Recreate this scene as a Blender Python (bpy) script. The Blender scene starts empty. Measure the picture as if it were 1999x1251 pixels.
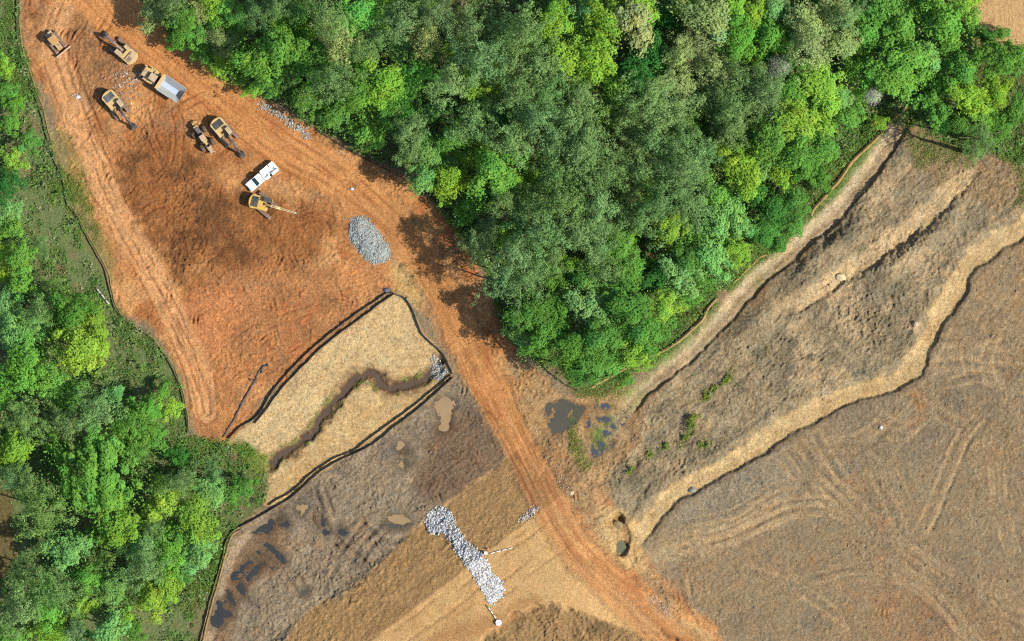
import bpy, math, random
import numpy as np
random.seed(7)
RNG = np.random.default_rng(7)
scene = bpy.context.scene
COL = scene.collection

# ------------------------------------------------------------------ camera, sky, sun, exposure
CAM_H = 900.0
PXM = 0.1                                   # metres per photo pixel
cam_data = bpy.data.cameras.new('camera')
cam = bpy.data.objects.new('camera', cam_data)
COL.objects.link(cam)
cam.location = (0, 0, CAM_H)
cam_data.sensor_width = 36.0
cam_data.lens = 36.0 * CAM_H / 199.9
cam_data.clip_start = 1.0
cam_data.clip_end = 6000.0
scene.camera = cam

SUN_EL = math.radians(46)
SUN_DIR = np.array([0.955, -0.29, 0.0]); SUN_DIR /= np.linalg.norm(SUN_DIR)   # towards the sun, on the ground
world = bpy.data.worlds.new('World'); scene.world = world
world.use_nodes = True
wn = world.node_tree
bg = wn.nodes['Background']
sky = wn.nodes.new('ShaderNodeTexSky')
sky.sky_type = 'NISHITA'; sky.sun_disc = False
sky.sun_elevation = SUN_EL
sky.sun_rotation = math.atan2(SUN_DIR[0], SUN_DIR[1])
sky.air_density = 1.0; sky.dust_density = 1.0
wn.links.new(sky.outputs[0], bg.inputs['Color'])
bg.inputs['Strength'].default_value = 0.12

sun_data = bpy.data.lights.new('sun', 'SUN')
sun_data.energy = 4.5
sun_data.angle = math.radians(0.5)
sun_data.color = (1.0, 0.95, 0.85)
sun = bpy.data.objects.new('sun', sun_data)
COL.objects.link(sun)
sun.rotation_euler = (math.pi / 2 - SUN_EL, 0, math.atan2(SUN_DIR[0], -SUN_DIR[1]))
sun.location = (60, -20, 80)
scene.view_settings.view_transform = 'Standard'
scene.view_settings.look = 'None'
scene.view_settings.exposure = 0.95
scene.view_settings.gamma = 1.0
scene.cycles.use_denoising = False
scene.cycles.max_bounces = 6
scene.cycles.diffuse_bounces = 3
scene.cycles.transmission_bounces = 3
scene.cycles.filter_width = 1.2

# ------------------------------------------------------------------ helpers
K = np.array([1.98, 1.96, 2.02])   #                                   # sunlit flat ground: picture value / albedo
def lin(c):
    c = np.asarray(c, float) / 255.0
    return np.where(c <= 0.04045, c / 12.92, ((c + 0.055) / 1.055) ** 2.4)
def alb(*c):
    return np.clip(lin(c) / K, 0.0, 0.9)
def WX(px): return (np.asarray(px, float) - 1000.0) * PXM
def WY(py): return (625.5 - np.asarray(py, float)) * PXM

_T = np.random.default_rng(11).random((256, 256)).astype(np.float32)
def vn(X, Y, s=0):
    X = X + 37.3 * s + 1000; Y = Y + 91.7 * s + 1000
    xi = np.floor(X).astype(np.int64); yi = np.floor(Y).astype(np.int64)
    fx = X - xi; fy = Y - yi
    fx = fx * fx * (3 - 2 * fx); fy = fy * fy * (3 - 2 * fy)
    x0 = xi & 255; x1 = (xi + 1) & 255; y0 = yi & 255; y1 = (yi + 1) & 255
    return (_T[y0, x0] * (1 - fx) + _T[y0, x1] * fx) * (1 - fy) + (_T[y1, x0] * (1 - fx) + _T[y1, x1] * fx) * fy
def fbm(X, Y, scale, octv=4, s=0, gain=0.5):
    out = 0; a = 1.0; tot = 0
    for o in range(octv):
        f = 2 ** o / scale
        ca, sa = math.cos(0.6 * o), math.sin(0.6 * o)
        out = out + a * vn((X * ca - Y * sa) * f, (X * sa + Y * ca) * f, s + o * 3)
        tot += a; a *= gain
    return out / tot * 2 - 1                 # about -1..1
def sst(a, b, x):
    t = np.clip((x - a) / (b - a), 0, 1)
    return t * t * (3 - 2 * t)
def smooth_pts(pts, step=8.0):
    """Catmull-Rom through the points, resampled about every `step`."""
    P = [np.array(p, float) for p in pts]
    if len(P) < 3:
        P2 = P
    else:
        Q = [2 * P[0] - P[1]] + P + [2 * P[-1] - P[-2]]
        P2 = []
        for i in range(1, len(Q) - 2):
            n = max(2, int(np.linalg.norm(Q[i + 1] - Q[i]) / step))
            for k in range(n):
                t = k / n
                a, b, c, d = Q[i - 1], Q[i], Q[i + 1], Q[i + 2]
                P2.append(0.5 * (2 * b + (c - a) * t + (2 * a - 5 * b + 4 * c - d) * t * t + (3 * b - 3 * c + d - a) * t ** 3))
        P2.append(P[-1])
    P2 = np.array(P2)
    seg = np.linalg.norm(np.diff(P2, axis=0), axis=1)
    L = np.concatenate([[0], np.cumsum(seg)])
    n = max(2, int(L[-1] / step) + 1)
    t = np.linspace(0, L[-1], n)
    return np.stack([np.interp(t, L, P2[:, 0]), np.interp(t, L, P2[:, 1])], 1)

# ------------------------------------------------------------------ the ground: one grid in photo pixels (2 px = 0.2 m), stretched out to the horizon
STEP = 1.6
_off = []
d = STEP; acc = 0
while acc < 20000:
    d *= 1.38; acc += d; _off.append(acc)
_off = np.array(_off)
def axis(a, b):
    m = np.arange(a, b + STEP, STEP)
    return np.concatenate([a - _off[::-1], m, m[-1] + _off])
GX = axis(-60.0, 2060.0); GY = axis(-60.0, 1312.0)
NX, NY = len(GX), len(GY)
X, Y = np.meshgrid(GX, GY)
X = X.astype(np.float32); Y = Y.astype(np.float32)

CS = 6.0
cgx = np.arange(-120, 2121, CS); cgy = np.arange(-120, 1381, CS)
CXg, CYg = np.meshgrid(cgx, cgy)
def poly_sd(pts, PX, PY):
    """signed distance to a polygon, negative inside"""
    P = np.array(pts, float); n = len(P)
    inside = np.zeros(PX.shape, bool); best = np.full(PX.shape, 1e12)
    for i in range(n):
        a, b = P[i], P[(i + 1) % n]
        dx, dy = b - a
        t = np.clip(((PX - a[0]) * dx + (PY - a[1]) * dy) / max(dx * dx + dy * dy, 1e-9), 0, 1)
        best = np.minimum(best, (PX - a[0] - t * dx) ** 2 + (PY - a[1] - t * dy) ** 2)
        c = ((a[1] > PY) != (b[1] > PY))
        with np.errstate(divide='ignore', invalid='ignore'):
            xs = a[0] + (PY - a[1]) * dx / (dy if abs(dy) > 1e-9 else 1e-9)
        inside ^= c & (PX < xs)
    dd = np.sqrt(best)
    return np.where(inside, -dd, dd)
def bil(arr, px, py):
    u = np.clip((px - cgx[0]) / CS, 0, len(cgx) - 1.001); v = np.clip((py - cgy[0]) / CS, 0, len(cgy) - 1.001)
    i = u.astype(int); j = v.astype(int); fu = u - i; fv = v - j
    return (arr[j, i] * (1 - fu) + arr[j, i + 1] * fu) * (1 - fv) + (arr[j + 1, i] * (1 - fu) + arr[j + 1, i + 1] * fu) * fv
WARP1 = fbm(X, Y, 60, 4, 5); WARP2 = fbm(X, Y, 14, 3, 9)
def area(pts, soft=8.0, amp=10.0, amp2=5.0, raw=False, smooth=True):
    p = smooth_pts(list(pts) + [pts[0]], 16)[:-1] if smooth else pts
    sd = bil(poly_sd(p, CXg, CYg), X, Y) + WARP1 * amp + WARP2 * amp2
    if raw: return sd
    return sst(soft, -soft, sd).astype(np.float32)
def line(pts, R, step=8.0, sub=True):
    """(slices, signed offset u (positive on the right of travel), distance along) for grid points within R of a smoothed polyline"""
    P = smooth_pts(pts, step) if len(pts) > 2 else np.array(pts, float)
    x0, y0 = P.min(0) - R; x1, y1 = P.max(0) + R
    i0, i1 = np.searchsorted(GX, x0), np.searchsorted(GX, x1)
    j0, j1 = np.searchsorted(GY, y0), np.searchsorted(GY, y1)
    sl = (slice(j0, max(j1, j0 + 1)), slice(i0, max(i1, i0 + 1)))
    x = X[sl]; y = Y[sl]
    best = np.full(x.shape, 1e9, np.float32); u = np.zeros(x.shape, np.float32); tt = np.zeros(x.shape, np.float32)
    acc = 0.0
    for a, b in zip(P[:-1], P[1:]):
        dx, dy = b - a; L = math.hypot(dx, dy)
        if L < 1e-6: continue
        t = np.clip(((x - a[0]) * dx + (y - a[1]) * dy) / (L * L), 0, 1)
        ex = x - a[0] - t * dx; ey = y - a[1] - t * dy
        dd = ex * ex + ey * ey
        m = dd < best
        cr = dx * ey - dy * ex
        best = np.where(m, dd, best); u = np.where(m, np.sqrt(dd) * np.sign(cr), u); tt = np.where(m, acc + t * L, tt)
        acc += L
    return sl, u, tt, acc
def mix(sl, colr, m):
    C[sl] += (np.asarray(colr, np.float32) - C[sl]) * np.asarray(m, np.float32)[..., None]
ALL = (slice(None), slice(None))

Z = np.zeros((NY, NX), np.float32)          # big shapes
C = np.zeros((NY, NX, 3), np.float32)       # soil colour (albedo)
ROUGH = np.full((NY, NX), 0.13, np.float32)  # how cloddy, metres
N_big = fbm(X, Y, 260, 4, 21); N_mid = fbm(X, Y, 70, 4, 31); N_sml = fbm(X, Y, 20, 3, 41); N_fine = fbm(X, Y, 5, 2, 51)
far_fade = sst(5000, 2400, np.maximum(np.abs(X - 1000), np.abs(Y - 625)))

# --- field on the right: grey-brown soil with grey and orange patches
C[:] = alb(150, 129, 99)
mix(ALL, alb(137, 121, 98), sst(-0.05, 0.5, N_mid + 0.5 * N_sml) * 0.8)
mix(ALL, alb(158, 130, 95), sst(0.0, 0.5, -N_big + 0.6 * N_sml) * 0.6)
mix(ALL, alb(124, 108, 88), sst(0.15, 0.6, fbm(X, Y, 110, 6, 77, 0.65)) * 0.7)
mix(ALL, alb(172, 122, 78), sst(0.2, 0.6, fbm(X, Y, 70, 6, 61, 0.7)) * 0.55)
mix(ALL, alb(158, 116, 78), sst(250, 500, X - 1300) * sst(150, 350, Y - 900) * 0.3)
ROUGH[:] = 0.085
# rough mud between the ditch and the swale
mud_ne = area([(1770, 250), (2100, 330), (2100, 400), (1930, 470), (1850, 570), (1800, 690), (1740, 740), (1560, 800), (1400, 900), (1300, 970), (1200, 1020),
               (1170, 930), (1240, 830), (1330, 720), (1430, 640), (1560, 510), (1700, 350)], 12, 14, 8)
mix(ALL, alb(156, 138, 108), mud_ne * 0.9)
mix(ALL, alb(196, 166, 124), area([(1250, 1075), (1330, 1045), (1420, 1020), (1520, 975), (1560, 1000), (1470, 1045), (1370, 1080), (1280, 1100)], 22, 14, 8) * 0.55)
mix(ALL, alb(150, 138, 116), area([(1290, 1000), (1400, 940), (1520, 890), (1560, 930), (1440, 1000), (1330, 1040)], 30, 20, 8) * 0.6)
mix(ALL, alb(130, 118, 93), mud_ne * sst(-0.1, 0.4, N_mid + 0.4 * N_sml) * 0.75)
mix(ALL, alb(190, 162, 124), mud_ne * sst(0.05, 0.5, fbm(X, Y, 45, 4, 91)) * 0.7)
mix(ALL, alb(112, 104, 84), mud_ne * sst(0.25, 0.5, fbm(X, Y, 34, 4, 95)) * 0.7)
ROUGH += mud_ne * (0.03 + 0.1 * sst(-0.1, 0.5, fbm(X, Y, 80, 3, 103)))
Z += mud_ne * (fbm(X, Y, 60, 4, 101) * 0.5 + 0.45 * fbm(X * 0.75 - Y * 0.66, (X * 0.66 + Y * 0.75) * 2.6, 60, 5, 105, 0.6))
ne_corner = area([(1760, 240), (2100, 300), (2100, 390), (1960, 400), (1860, 380), (1790, 330)], 12, 16, 8)
mix(ALL, alb(152, 126, 92), ne_corner * 0.8)
# --- orange yard on the left
yard = area([(20, -600), (300, -600), (260, -30), (330, 60), (430, 140), (560, 215), (690, 300), (800, 350), (905, 470), (960, 580), (1010, 680), (1090, 770), (1120, 860), (1180, 960),
             (1260, 1080), (1340, 1180), (1420, 1270), (1500, 1700), (1300, 1700), (1100, 1130), (1020, 930), (960, 800), (905, 730), (770, 570), (560, 730), (445, 860),
             (385, 850), (370, 760), (300, 640), (230, 600), (205, 500), (140, 330), (95, 180), (48, 60)], 9, 10, 6)
mix(ALL, alb(194, 137, 86), yard)
mix(ALL, alb(166, 106, 62), yard * sst(-0.1, 0.35, N_mid + 0.4 * N_sml) * 0.8)
mix(ALL, alb(218, 162, 106), yard * sst(0.02, 0.4, fbm(X, Y, 50, 4, 111)) * 0.7)
mix(ALL, alb(192, 104, 58), yard * sst(0.2, 0.6, fbm(X, Y, 30, 6, 115, 0.7)) * 0.55)
mix(ALL, alb(158, 122, 92), yard * sst(0.1, 0.55, fbm(X, Y, 60, 6, 117, 0.7)) * 0.6)
brown = area([(215, 290), (290, 265), (400, 310), (480, 390), (600, 400), (650, 420), (640, 480), (560, 520), (440, 540), (330, 560), (290, 470), (235, 390)], 26, 40, 14)
mix(ALL, alb(150, 97, 55), brown * (0.85 + 0.25 * N_sml))
mix(ALL, alb(112, 74, 45), brown * sst(-0.05, 0.4, fbm(X, Y, 45, 5, 121, 0.65)) * 0.8)
upleft = area([(60, 30), (170, 30), (250, 130), (230, 190), (160, 230), (110, 160)], 16, 20, 10)
mix(ALL, alb(168, 122, 82), upleft * 0.8)
mix(ALL, alb(112, 84, 60), upleft * sst(0.1, 0.5, N_sml) * 0.5)
lowyard = area([(330, 580), (560, 520), (760, 560), (560, 730), (450, 850), (385, 840), (370, 740)], 20, 30, 12)
mix(ALL, alb(190, 128, 80), lowyard * 0.6)
mix(ALL, alb(150, 106, 70), lowyard * sst(-0.05, 0.4, fbm(X, Y, 70, 4, 131)) * 0.6)
mix(ALL, alb(190, 104, 58), lowyard * sst(0.2, 0.6, fbm(X + Y * 0.3, Y * 0.6, 22, 6, 135, 0.7)) * 0.55)
midbright = area([(370, 590), (440, 560), (500, 590), (450, 660), (395, 690)], 20, 25, 10)
mix(ALL, alb(206, 134, 86), midbright * 0.5)
ROUGH += yard * 0.02 + brown * 0.06
# pale lane down the yard's left side
LANE = [(150, -40), (105, 60), (125, 160), (165, 270), (205, 370), (265, 480), (310, 560), (345, 630), (385, 720), (400, 800)]
sl, u, t, L = line(LANE, 60)
wob = u + WARP1[sl] * 8
m = sst(34, 16, np.abs(wob)) * yard[sl]
mix(sl, alb(220, 164, 112), m * (0.75 + 0.25 * N_sml[sl]))
for o in (-26, -12, 3, 16, 27):
    g = np.exp(-((u - o + WARP2[sl] * 2.5 + WARP1[sl] * 3) / 2.6) ** 2) * sst(0.0, 0.35, fbm(X[sl], Y[sl], 60, 2, 141 + o) + 0.25)
    Z[sl] -= 0.16 * g; mix(sl, alb(168, 108, 68), g * 0.5)
ROUGH[sl] *= 1 - 0.35 * m
# --- straw mulched plot with a small stream
STRAW = [(768, 576), (790, 582), (806, 606), (824, 648), (858, 684), (884, 730), (840, 772), (750, 846), (660, 900), (600, 938), (545, 985), (515, 985), (525, 930), (500, 880), (447, 862), (505, 812), (560, 745), (640, 670)]
straw_sd = bil(poly_sd(STRAW, CXg, CYg), X, Y) + WARP2 * 2
straw = sst(4, -4, straw_sd).astype(np.float32)
# --- grey mud flat at the bottom left
gmud = area([(890, 742), (935, 800), (1000, 890), (960, 930), (870, 985), (835, 1010), (760, 1085), (690, 1150), (560, 1260), (500, 1700), (330, 1700), (392, 1250), (430, 1120), (450, 1045), (540, 990), (660, 905), (780, 825)], 8, 8, 8)
mix(ALL, alb(148, 130, 106), gmud)
mix(ALL, alb(126, 112, 95), gmud * sst(0.0, 0.5, N_mid + 0.3 * N_sml) * 0.8)
mix(ALL, alb(168, 148, 122), gmud * sst(0.1, 0.5, fbm(X, Y, 40, 4, 151)) * 0.7)
mix(ALL, alb(112, 86, 64), gmud * area([(860, 800), (960, 800), (1000, 900), (880, 980), (800, 960)], 25, 30, 10) * 0.7)
mix(ALL, alb(168, 124, 86), gmud * sst(0.2, 0.6, fbm(X, Y, 40, 6, 155, 0.7)) * 0.5)
ROUGH += gmud * (0.015 + 0.09 * sst(-0.1, 0.5, fbm(X, Y, 70, 3, 157)))
Z += gmud * 0.3 * fbm(X * 0.75 - Y * 0.66, (X * 0.66 + Y * 0.75) * 2.2, 42, 5, 159, 0.65)
wet = area([(440, 1070), (500, 1030), (560, 1010), (570, 1060), (560, 1100), (500, 1140), (470, 1180), (450, 1260), (400, 1260), (415, 1160)], 12, 14, 8)
mix(ALL, alb(140, 110, 82), wet * 0.8); ROUGH *= 1 - 0.55 * wet
pale_edge = area([(396, 1260), (425, 1150), (447, 1075), (470, 1045), (530, 1010), (545, 1000), (548, 1008), (500, 1040), (465, 1085), (440, 1150), (415, 1260)], 5, 4, 4)
mix(ALL, alb(186, 162, 132), pale_edge * 0.75)
# --- embankment: bench and its shaded flank
ax, ay = 340 / 428.0, -260 / 428.0
sN = (X - 710) * 0.607 + (Y - 1260) * 0.794 + WARP2 * 2 + WARP1 * 2
sT = (X - 710) * ax + (Y - 1260) * ay
dam_fade = sst(620, 380, sT)
prof = sst(-124, 2, sN)
lin_ramp = np.clip((sN + 118) / 118.0, 0, 1)
Z += 6.0 * lin_ramp * dam_fade * sst(420, 140, sN) - 4.0 * dam_fade * (1 - lin_ramp) * 0
bank = area([(1000, 885), (1062, 985), (1110, 1070), (1200, 1150), (1300, 1200), (1400, 1270), (1450, 1700), (500, 1700), (560, 1262), (690, 1150), (760, 1085), (835, 1010), (870, 985), (950, 930)], 7, 6, 8)
mix(ALL, alb(204, 163, 110), bank)
mix(ALL, alb(188, 146, 96), bank * sst(0.0, 0.5, N_mid + 0.3 * N_sml) * 0.6)
mix(ALL, alb(190, 146, 96), bank * sst(8, -8, sN) * 0.5)  # same soil: the flank's shade is also painted into its colour
mix(ALL, alb(206, 168, 114), bank * sst(0.15, 0.5, fbm(X, Y, 60, 4, 161)) * sst(-5, 10, sN) * 0.7)
ROUGH *= 1 - bank * (0.6 + 0.3 * sst(-6, 6, sN))
mound = area([(1010, 1195), (1060, 1182), (1140, 1200), (1220, 1225), (1330, 1262), (1350, 1500), (900, 1500), (935, 1262), (970, 1225)], 8, 10, 8)
mix(ALL, alb(140, 112, 76), mound * 0.8)
mix(ALL, alb(106, 90, 62), mound * sst(0.0, 0.45, N_mid + 0.3 * N_sml) * 0.7)
Z -= mound * (1.1 + 0.8 * fbm(X, Y, 40, 4, 171)); ROUGH += mound * 0.2
brownedge = area([(985, 1190), (1030, 1160), (1060, 1165), (1010, 1200), (960, 1230), (850, 1262), (800, 1262), (920, 1205)], 10, 8, 5)
mix(ALL, alb(160, 110, 66), brownedge * 0.5)
# bench tracks parallel to the crest
for o in (8, 22, 44, 60, 84):
    g = np.exp(-((sN - o + WARP1 * 5) / 3.5) ** 2) * dam_fade * bank * sst(-0.2, 0.3, fbm(X, Y, 80, 2, 181 + o))
    Z -= 0.14 * g; mix(ALL, alb(172, 128, 82), g * 0.35)
# grooves on the shaded flank
fl = bank * sst(4, -10, sN) * sst(-120, -90, sN)
Z += fl * 0.10 * fbm(X * ax + Y * ay, (X * 0.607 + Y * 0.794) * 3.0, 30, 3, 191)
ROUGH += fl * 0.05
# --- ground between road and pond, and the corner beyond the wood
tanland = area([(1010, 690), (1060, 740), (1110, 770), (1180, 760), (1250, 760), (1250, 850), (1190, 930), (1180, 1010), (1240, 1060), (1280, 1110), (1330, 1200), (1240, 1120), (1140, 1010), (1060, 900), (1010, 780), (985, 700)], 12, 12, 8)
mix(ALL, alb(178, 144, 102), tanland * 0.95)
mix(ALL, alb(134, 106, 78), tanland * sst(0.0, 0.5, N_mid + 0.5 * N_sml) * 0.7)
mix(ALL, alb(182, 136, 88), tanland * sst(0.2, 0.5, fbm(X, Y, 50, 4, 201)) * 0.7)
ROUGH += tanland * 0.05
palepit = area([(1170, 990), (1230, 1000), (1250, 1060), (1260, 1110), (1210, 1110), (1180, 1060)], 10, 10, 8)
mix(ALL, alb(198, 164, 112), palepit * 0.8)
# --- wood floors and verges
WOOD_R = [(250, -900), (262, -30), (310, 48), (370, 90), (480, 170), (560, 212), (640, 262), (720, 308), (790, 335), (850, 390), (905, 460), (960, 545), (985, 640), (1030, 690), (1060, 720),
          (1125, 755), (1225, 735), (1330, 650), (1400, 580), (1480, 500), (1560, 420), (1640, 335), (1725, 235), (1790, 240), (1880, 290), (1990, 320), (2600, 330), (2600, -900)]
WOOD_L = [(-900, -900), (32, -900), (36, 60), (60, 150), (95, 262), (128, 360), (150, 420), (190, 495), (215, 570), (240, 622), (300, 665), (340, 720), (362, 800), (372, 850), (440, 868),
          (500, 880), (528, 930), (515, 985), (450, 1040), (425, 1120), (400, 1190), (382, 1260), (340, 1700), (-900, 1700)]
wr = bil(poly_sd(WOOD_R, CXg, CYg), X, Y) + WARP1 * 6 + WARP2 * 4
wl = bil(poly_sd(WOOD_L, CXg, CYg), X, Y) + WARP1 * 5 + WARP2 * 4
wood = np.maximum(sst(6, -8, wr), sst(5, -7, wl)).astype(np.float32)
mix(ALL, alb(98, 100, 56), wood)
mix(ALL, alb(116, 130, 82), wood * sst(700, 300, X) * 0.85)
mix(ALL, alb(86, 106, 52), wood * sst(-0.25, 0.3, N_mid + 0.4 * N_sml) * 0.8)
mix(ALL, alb(140, 114, 88), wood * sst(0.15, 0.5, fbm(X, Y, 40, 4, 211)) * 0.7)
verge_l = area([(95, 262), (128, 255), (165, 330), (180, 420), (225, 500), (215, 560), (180, 500), (140, 420)], 10, 10, 8)
mix(ALL, alb(140, 130, 74), verge_l * 0.65)
corner_tan = area([(1925, -600), (2700, -600), (2700, 120), (1990, 100), (1960, 65), (1920, 62), (1905, 40)], 6, 8, 5)
mix(ALL, alb(206, 166, 116), corner_tan); mix(ALL, alb(168, 128, 88), corner_tan * sst(0, 0.5, N_sml) * 0.5)
dark_left = area([(-100, 930), (14, 940), (28, 1020), (20, 1110), (-100, 1170)], 6, 5, 4)
mix(ALL, alb(112, 92, 56), dark_left * 0.8)  # bare brown gap, its shadow painted in as a darker soil tone
# --- straw plot colours (laid over the wood's edge too)
mix(ALL, alb(212, 181, 132), straw)
mix(ALL, alb(200, 166, 116), straw * sst(0.0, 0.5, N_mid) * 0.6)
mix(ALL, alb(198, 162, 110), straw * sst(-30, 40, (X - 700) * 0.6 + (Y - 770) * 0.8) * 0.7)
mix(ALL, alb(224, 192, 138), straw * sst(0.2, 0.5, N_sml) * 0.5)
mix(ALL, alb(140, 112, 76), straw * sst(0.3, 0.6, fbm(X, Y, 4.5, 2, 221)) * 0.5)
ROUGH = ROUGH * (1 - straw) + straw * 0.035
straw_pad = area([(765, 520), (800, 500), (830, 540), (835, 590), (800, 595), (775, 575)], 14, 14, 6)
mix(ALL, alb(206, 172, 112), straw_pad * 0.8)
STREAM = [(860, 716), (846, 728), (820, 745), (790, 756), (765, 760), (746, 756), (736, 738), (720, 730), (700, 738), (676, 754), (658, 778), (640, 802), (618, 832), (598, 856), (570, 876), (548, 888), (530, 908)]
sl, u, t, L = line(STREAM, 40)
wob = u + WARP2[sl] * 9 + WARP1[sl] * 6
bm_ = sst(26, 8, np.abs(wob) + N_sml[sl] * 9)
mix(sl, alb(140, 110, 78), bm_ * 0.85)
mix(sl, alb(112, 86, 60), sst(15, 5, np.abs(wob) + N_sml[sl] * 4))
mix(sl, alb(112, 128, 48), np.exp(-((wob + 12) / 4) ** 2) * sst(0.1, 0.5, N_sml[sl]) * 0.6)
mix(sl, alb(96, 116, 44), np.exp(-((wob - 11) / 3.5) ** 2) * sst(0.1, 0.4, N_sml[sl]) * 0.6)
Z[sl] -= 0.72 * sst(15, 3, np.abs(wob) + N_sml[sl] * 4)
green_corner = area([(445, 862), (500, 872), (530, 900), (520, 940), (505, 960), (480, 900)], 10, 10, 6)
mix(ALL, alb(128, 140, 62), green_corner * 0.75)
# --- haul road
ROAD = [(150, -60), (250, 45), (345, 128), (450, 215), (560, 290), (640, 335), (720, 395), (790, 465), (850, 545), (900, 640), (955, 755), (1010, 860), (1060, 955), (1110, 1045), (1170, 1115), (1250, 1195), (1330, 1262), (1420, 1330), (1500, 1400)]
sl, u, t, L = line(ROAD, 90)
half = np.interp(t, [0, 300, 700, 950, 1200, 1700], [52, 46, 40, 33, 33, 34])
wob = u + WARP1[sl] * 5 + WARP2[sl] * 2
road_m = sst(half + 4, half - 6, np.abs(wob)) * sst(1.0, 0.4, wood[sl])
ROADM = np.zeros_like(Z); ROADM[sl] = road_m
hue = sst(500, 1000, t)
mix(sl, alb(212, 146, 88), road_m * (1 - hue) * 0.9)
mix(sl, alb(194, 136, 82), road_m * hue * 0.95)
mix(sl, alb(182, 142, 98), road_m * sst(1180, 1420, t) * 0.6)
mix(sl, alb(176, 108, 62), road_m * sst(0.05, 0.5, N_mid[sl] + 0.3 * N_sml[sl]) * 0.5)
mix(sl, alb(226, 162, 102), road_m * sst(0.12, 0.5, fbm(X[sl], Y[sl], 44, 4, 231)) * 0.6)
along = fbm(u / 1.0 + WARP1[sl] * 3, t / 14.0, 7, 3, 241)
Z[sl] += road_m * along * 0.07
mix(sl, alb(170, 104, 58), road_m * sst(0.15, 0.5, along) * 0.55)
mix(sl, alb(222, 158, 104), road_m * sst(0.15, 0.5, -along) * 0.45)
for o, dpt in ((-19, .12), (-13, .1), (-2, .05), (4, .08), (14, .12), (20, .1), (27, .08)):
    g = np.exp(-((wob - o * half / 33) / 2.4) ** 2) * sst(-0.35, 0.2, fbm(X[sl], Y[sl], 90, 2, 251 + o))
    Z[sl] -= dpt * g; mix(sl, alb(160, 100, 58), g * road_m * 0.35)
ROUGH[sl] *= 1 - 0.65 * road_m
edge = np.exp(-((np.abs(wob) - half - 3) / 5) ** 2) * sst(700, 900, t)
Z[sl] += edge * 0.22 * sst(-0.2, 0.4, N_sml[sl]); mix(sl, alb(160, 122, 82), edge * 0.5)
# --- tracked haul swale with straw, on the right
SWALE = [(2120, 330), (2010, 432), (1940, 480), (1885, 530), (1852, 590), (1820, 650), (1790, 715), (1745, 750), (1640, 782), (1560, 820), (1480, 870), (1400, 920), (1325, 960), (1290, 1000), (1258, 1040), (1228, 1062)]
sl, u, t, L = line(SWALE, 90)
u = -u                                       # positive on the lower right side
wob = u + WARP2[sl] * 2.5 + WARP1[sl] * 6
endf = sst(L, L - 40, t)
dep = -(0.68 + 0.4 * fbm(X[sl], Y[sl], 80, 3, 261)) * sst(-36, -6, wob) * sst(21, 14, wob + N_sml[sl] * 2.5 + WARP1[sl] * 4) + 0.25 * np.exp(-((wob + 36) / 7) ** 2) + 0.15 * np.exp(-((wob - 27) / 6) ** 2)
Z[sl] += dep * endf
swale_m = sst(-26, -12, wob + N_sml[sl] * 8) * sst(18, 11, wob) * endf
SWALEM = np.zeros_like(Z); SWALEM[sl] = swale_m
mix(sl, alb(204, 172, 122), swale_m)
mix(sl, alb(216, 186, 136), swale_m * sst(0.1, 0.45, N_sml[sl]) * 0.7)
mix(sl, alb(178, 144, 98), swale_m * sst(0.2, 0.5, -N_sml[sl]) * 0.5)
ROUGH[sl] = ROUGH[sl] * (1 - swale_m) + swale_m * 0.06
# --- pale track and cut ditch along the wood
TRACK = [(1785, 225), (1765, 262), (1715, 335), (1645, 425), (1565, 495), (1485, 565), (1425, 632), (1345, 705), (1268, 770), (1232, 806), (1200, 850)]
sl, u, t, L = line(TRACK, 80)
u = -u
wob = u + WARP2[sl] * 2.5 + WARP1[sl] * 7
fade = sst(L, L - 90, t)
bandw = np.interp(t, [0, 120, 300, 500, 700], [42, 36, 40, 38, 28])
Z[sl] += (-(0.75 + 0.45 * fbm(X[sl], Y[sl], 70, 3, 263)) * sst(-bandw - 10, -12, wob) * sst(5, -2, wob + N_sml[sl] * 3)) * fade
Z[sl] += 2.2 * sst(0, 30, wob + N_sml[sl] * 6) * sst(80, 36, wob) * (sst(190, 270, t) * sst(440, 340, t) + 0.35 * sst(420, 470, t) * sst(600, 560, t)) * (0.8 + 0.5 * N_mid[sl])
track_m = sst(-bandw - 6, -bandw + 14, wob) * sst(1, -4, wob)
TRACKM = np.zeros_like(Z); TRACKM[sl] = track_m * fade
mix(sl, alb(198, 174, 138), track_m * 0.95)
mix(sl, alb(152, 126, 94), track_m * np.exp(-((wob + 12) / 7) ** 2) * 0.7)
mix(sl, alb(210, 186, 146), track_m * np.exp(-((wob + 28) / 7) ** 2) * 0.5)
mix(sl, alb(116, 138, 74), sst(-bandw + 14, -bandw - 8, wob) * sst(-bandw - 30, -bandw - 8, wob) * sst(-0.5, 0.1, N_mid[sl] + N_sml[sl] * 0.4) * 0.9)
mix(sl, alb(140, 146, 86), track_m * sst(380, 450, t) * sst(-0.1, 0.4, N_mid[sl]) * 0.5)
ROUGH[sl] *= 1 - 0.5 * track_m
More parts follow.
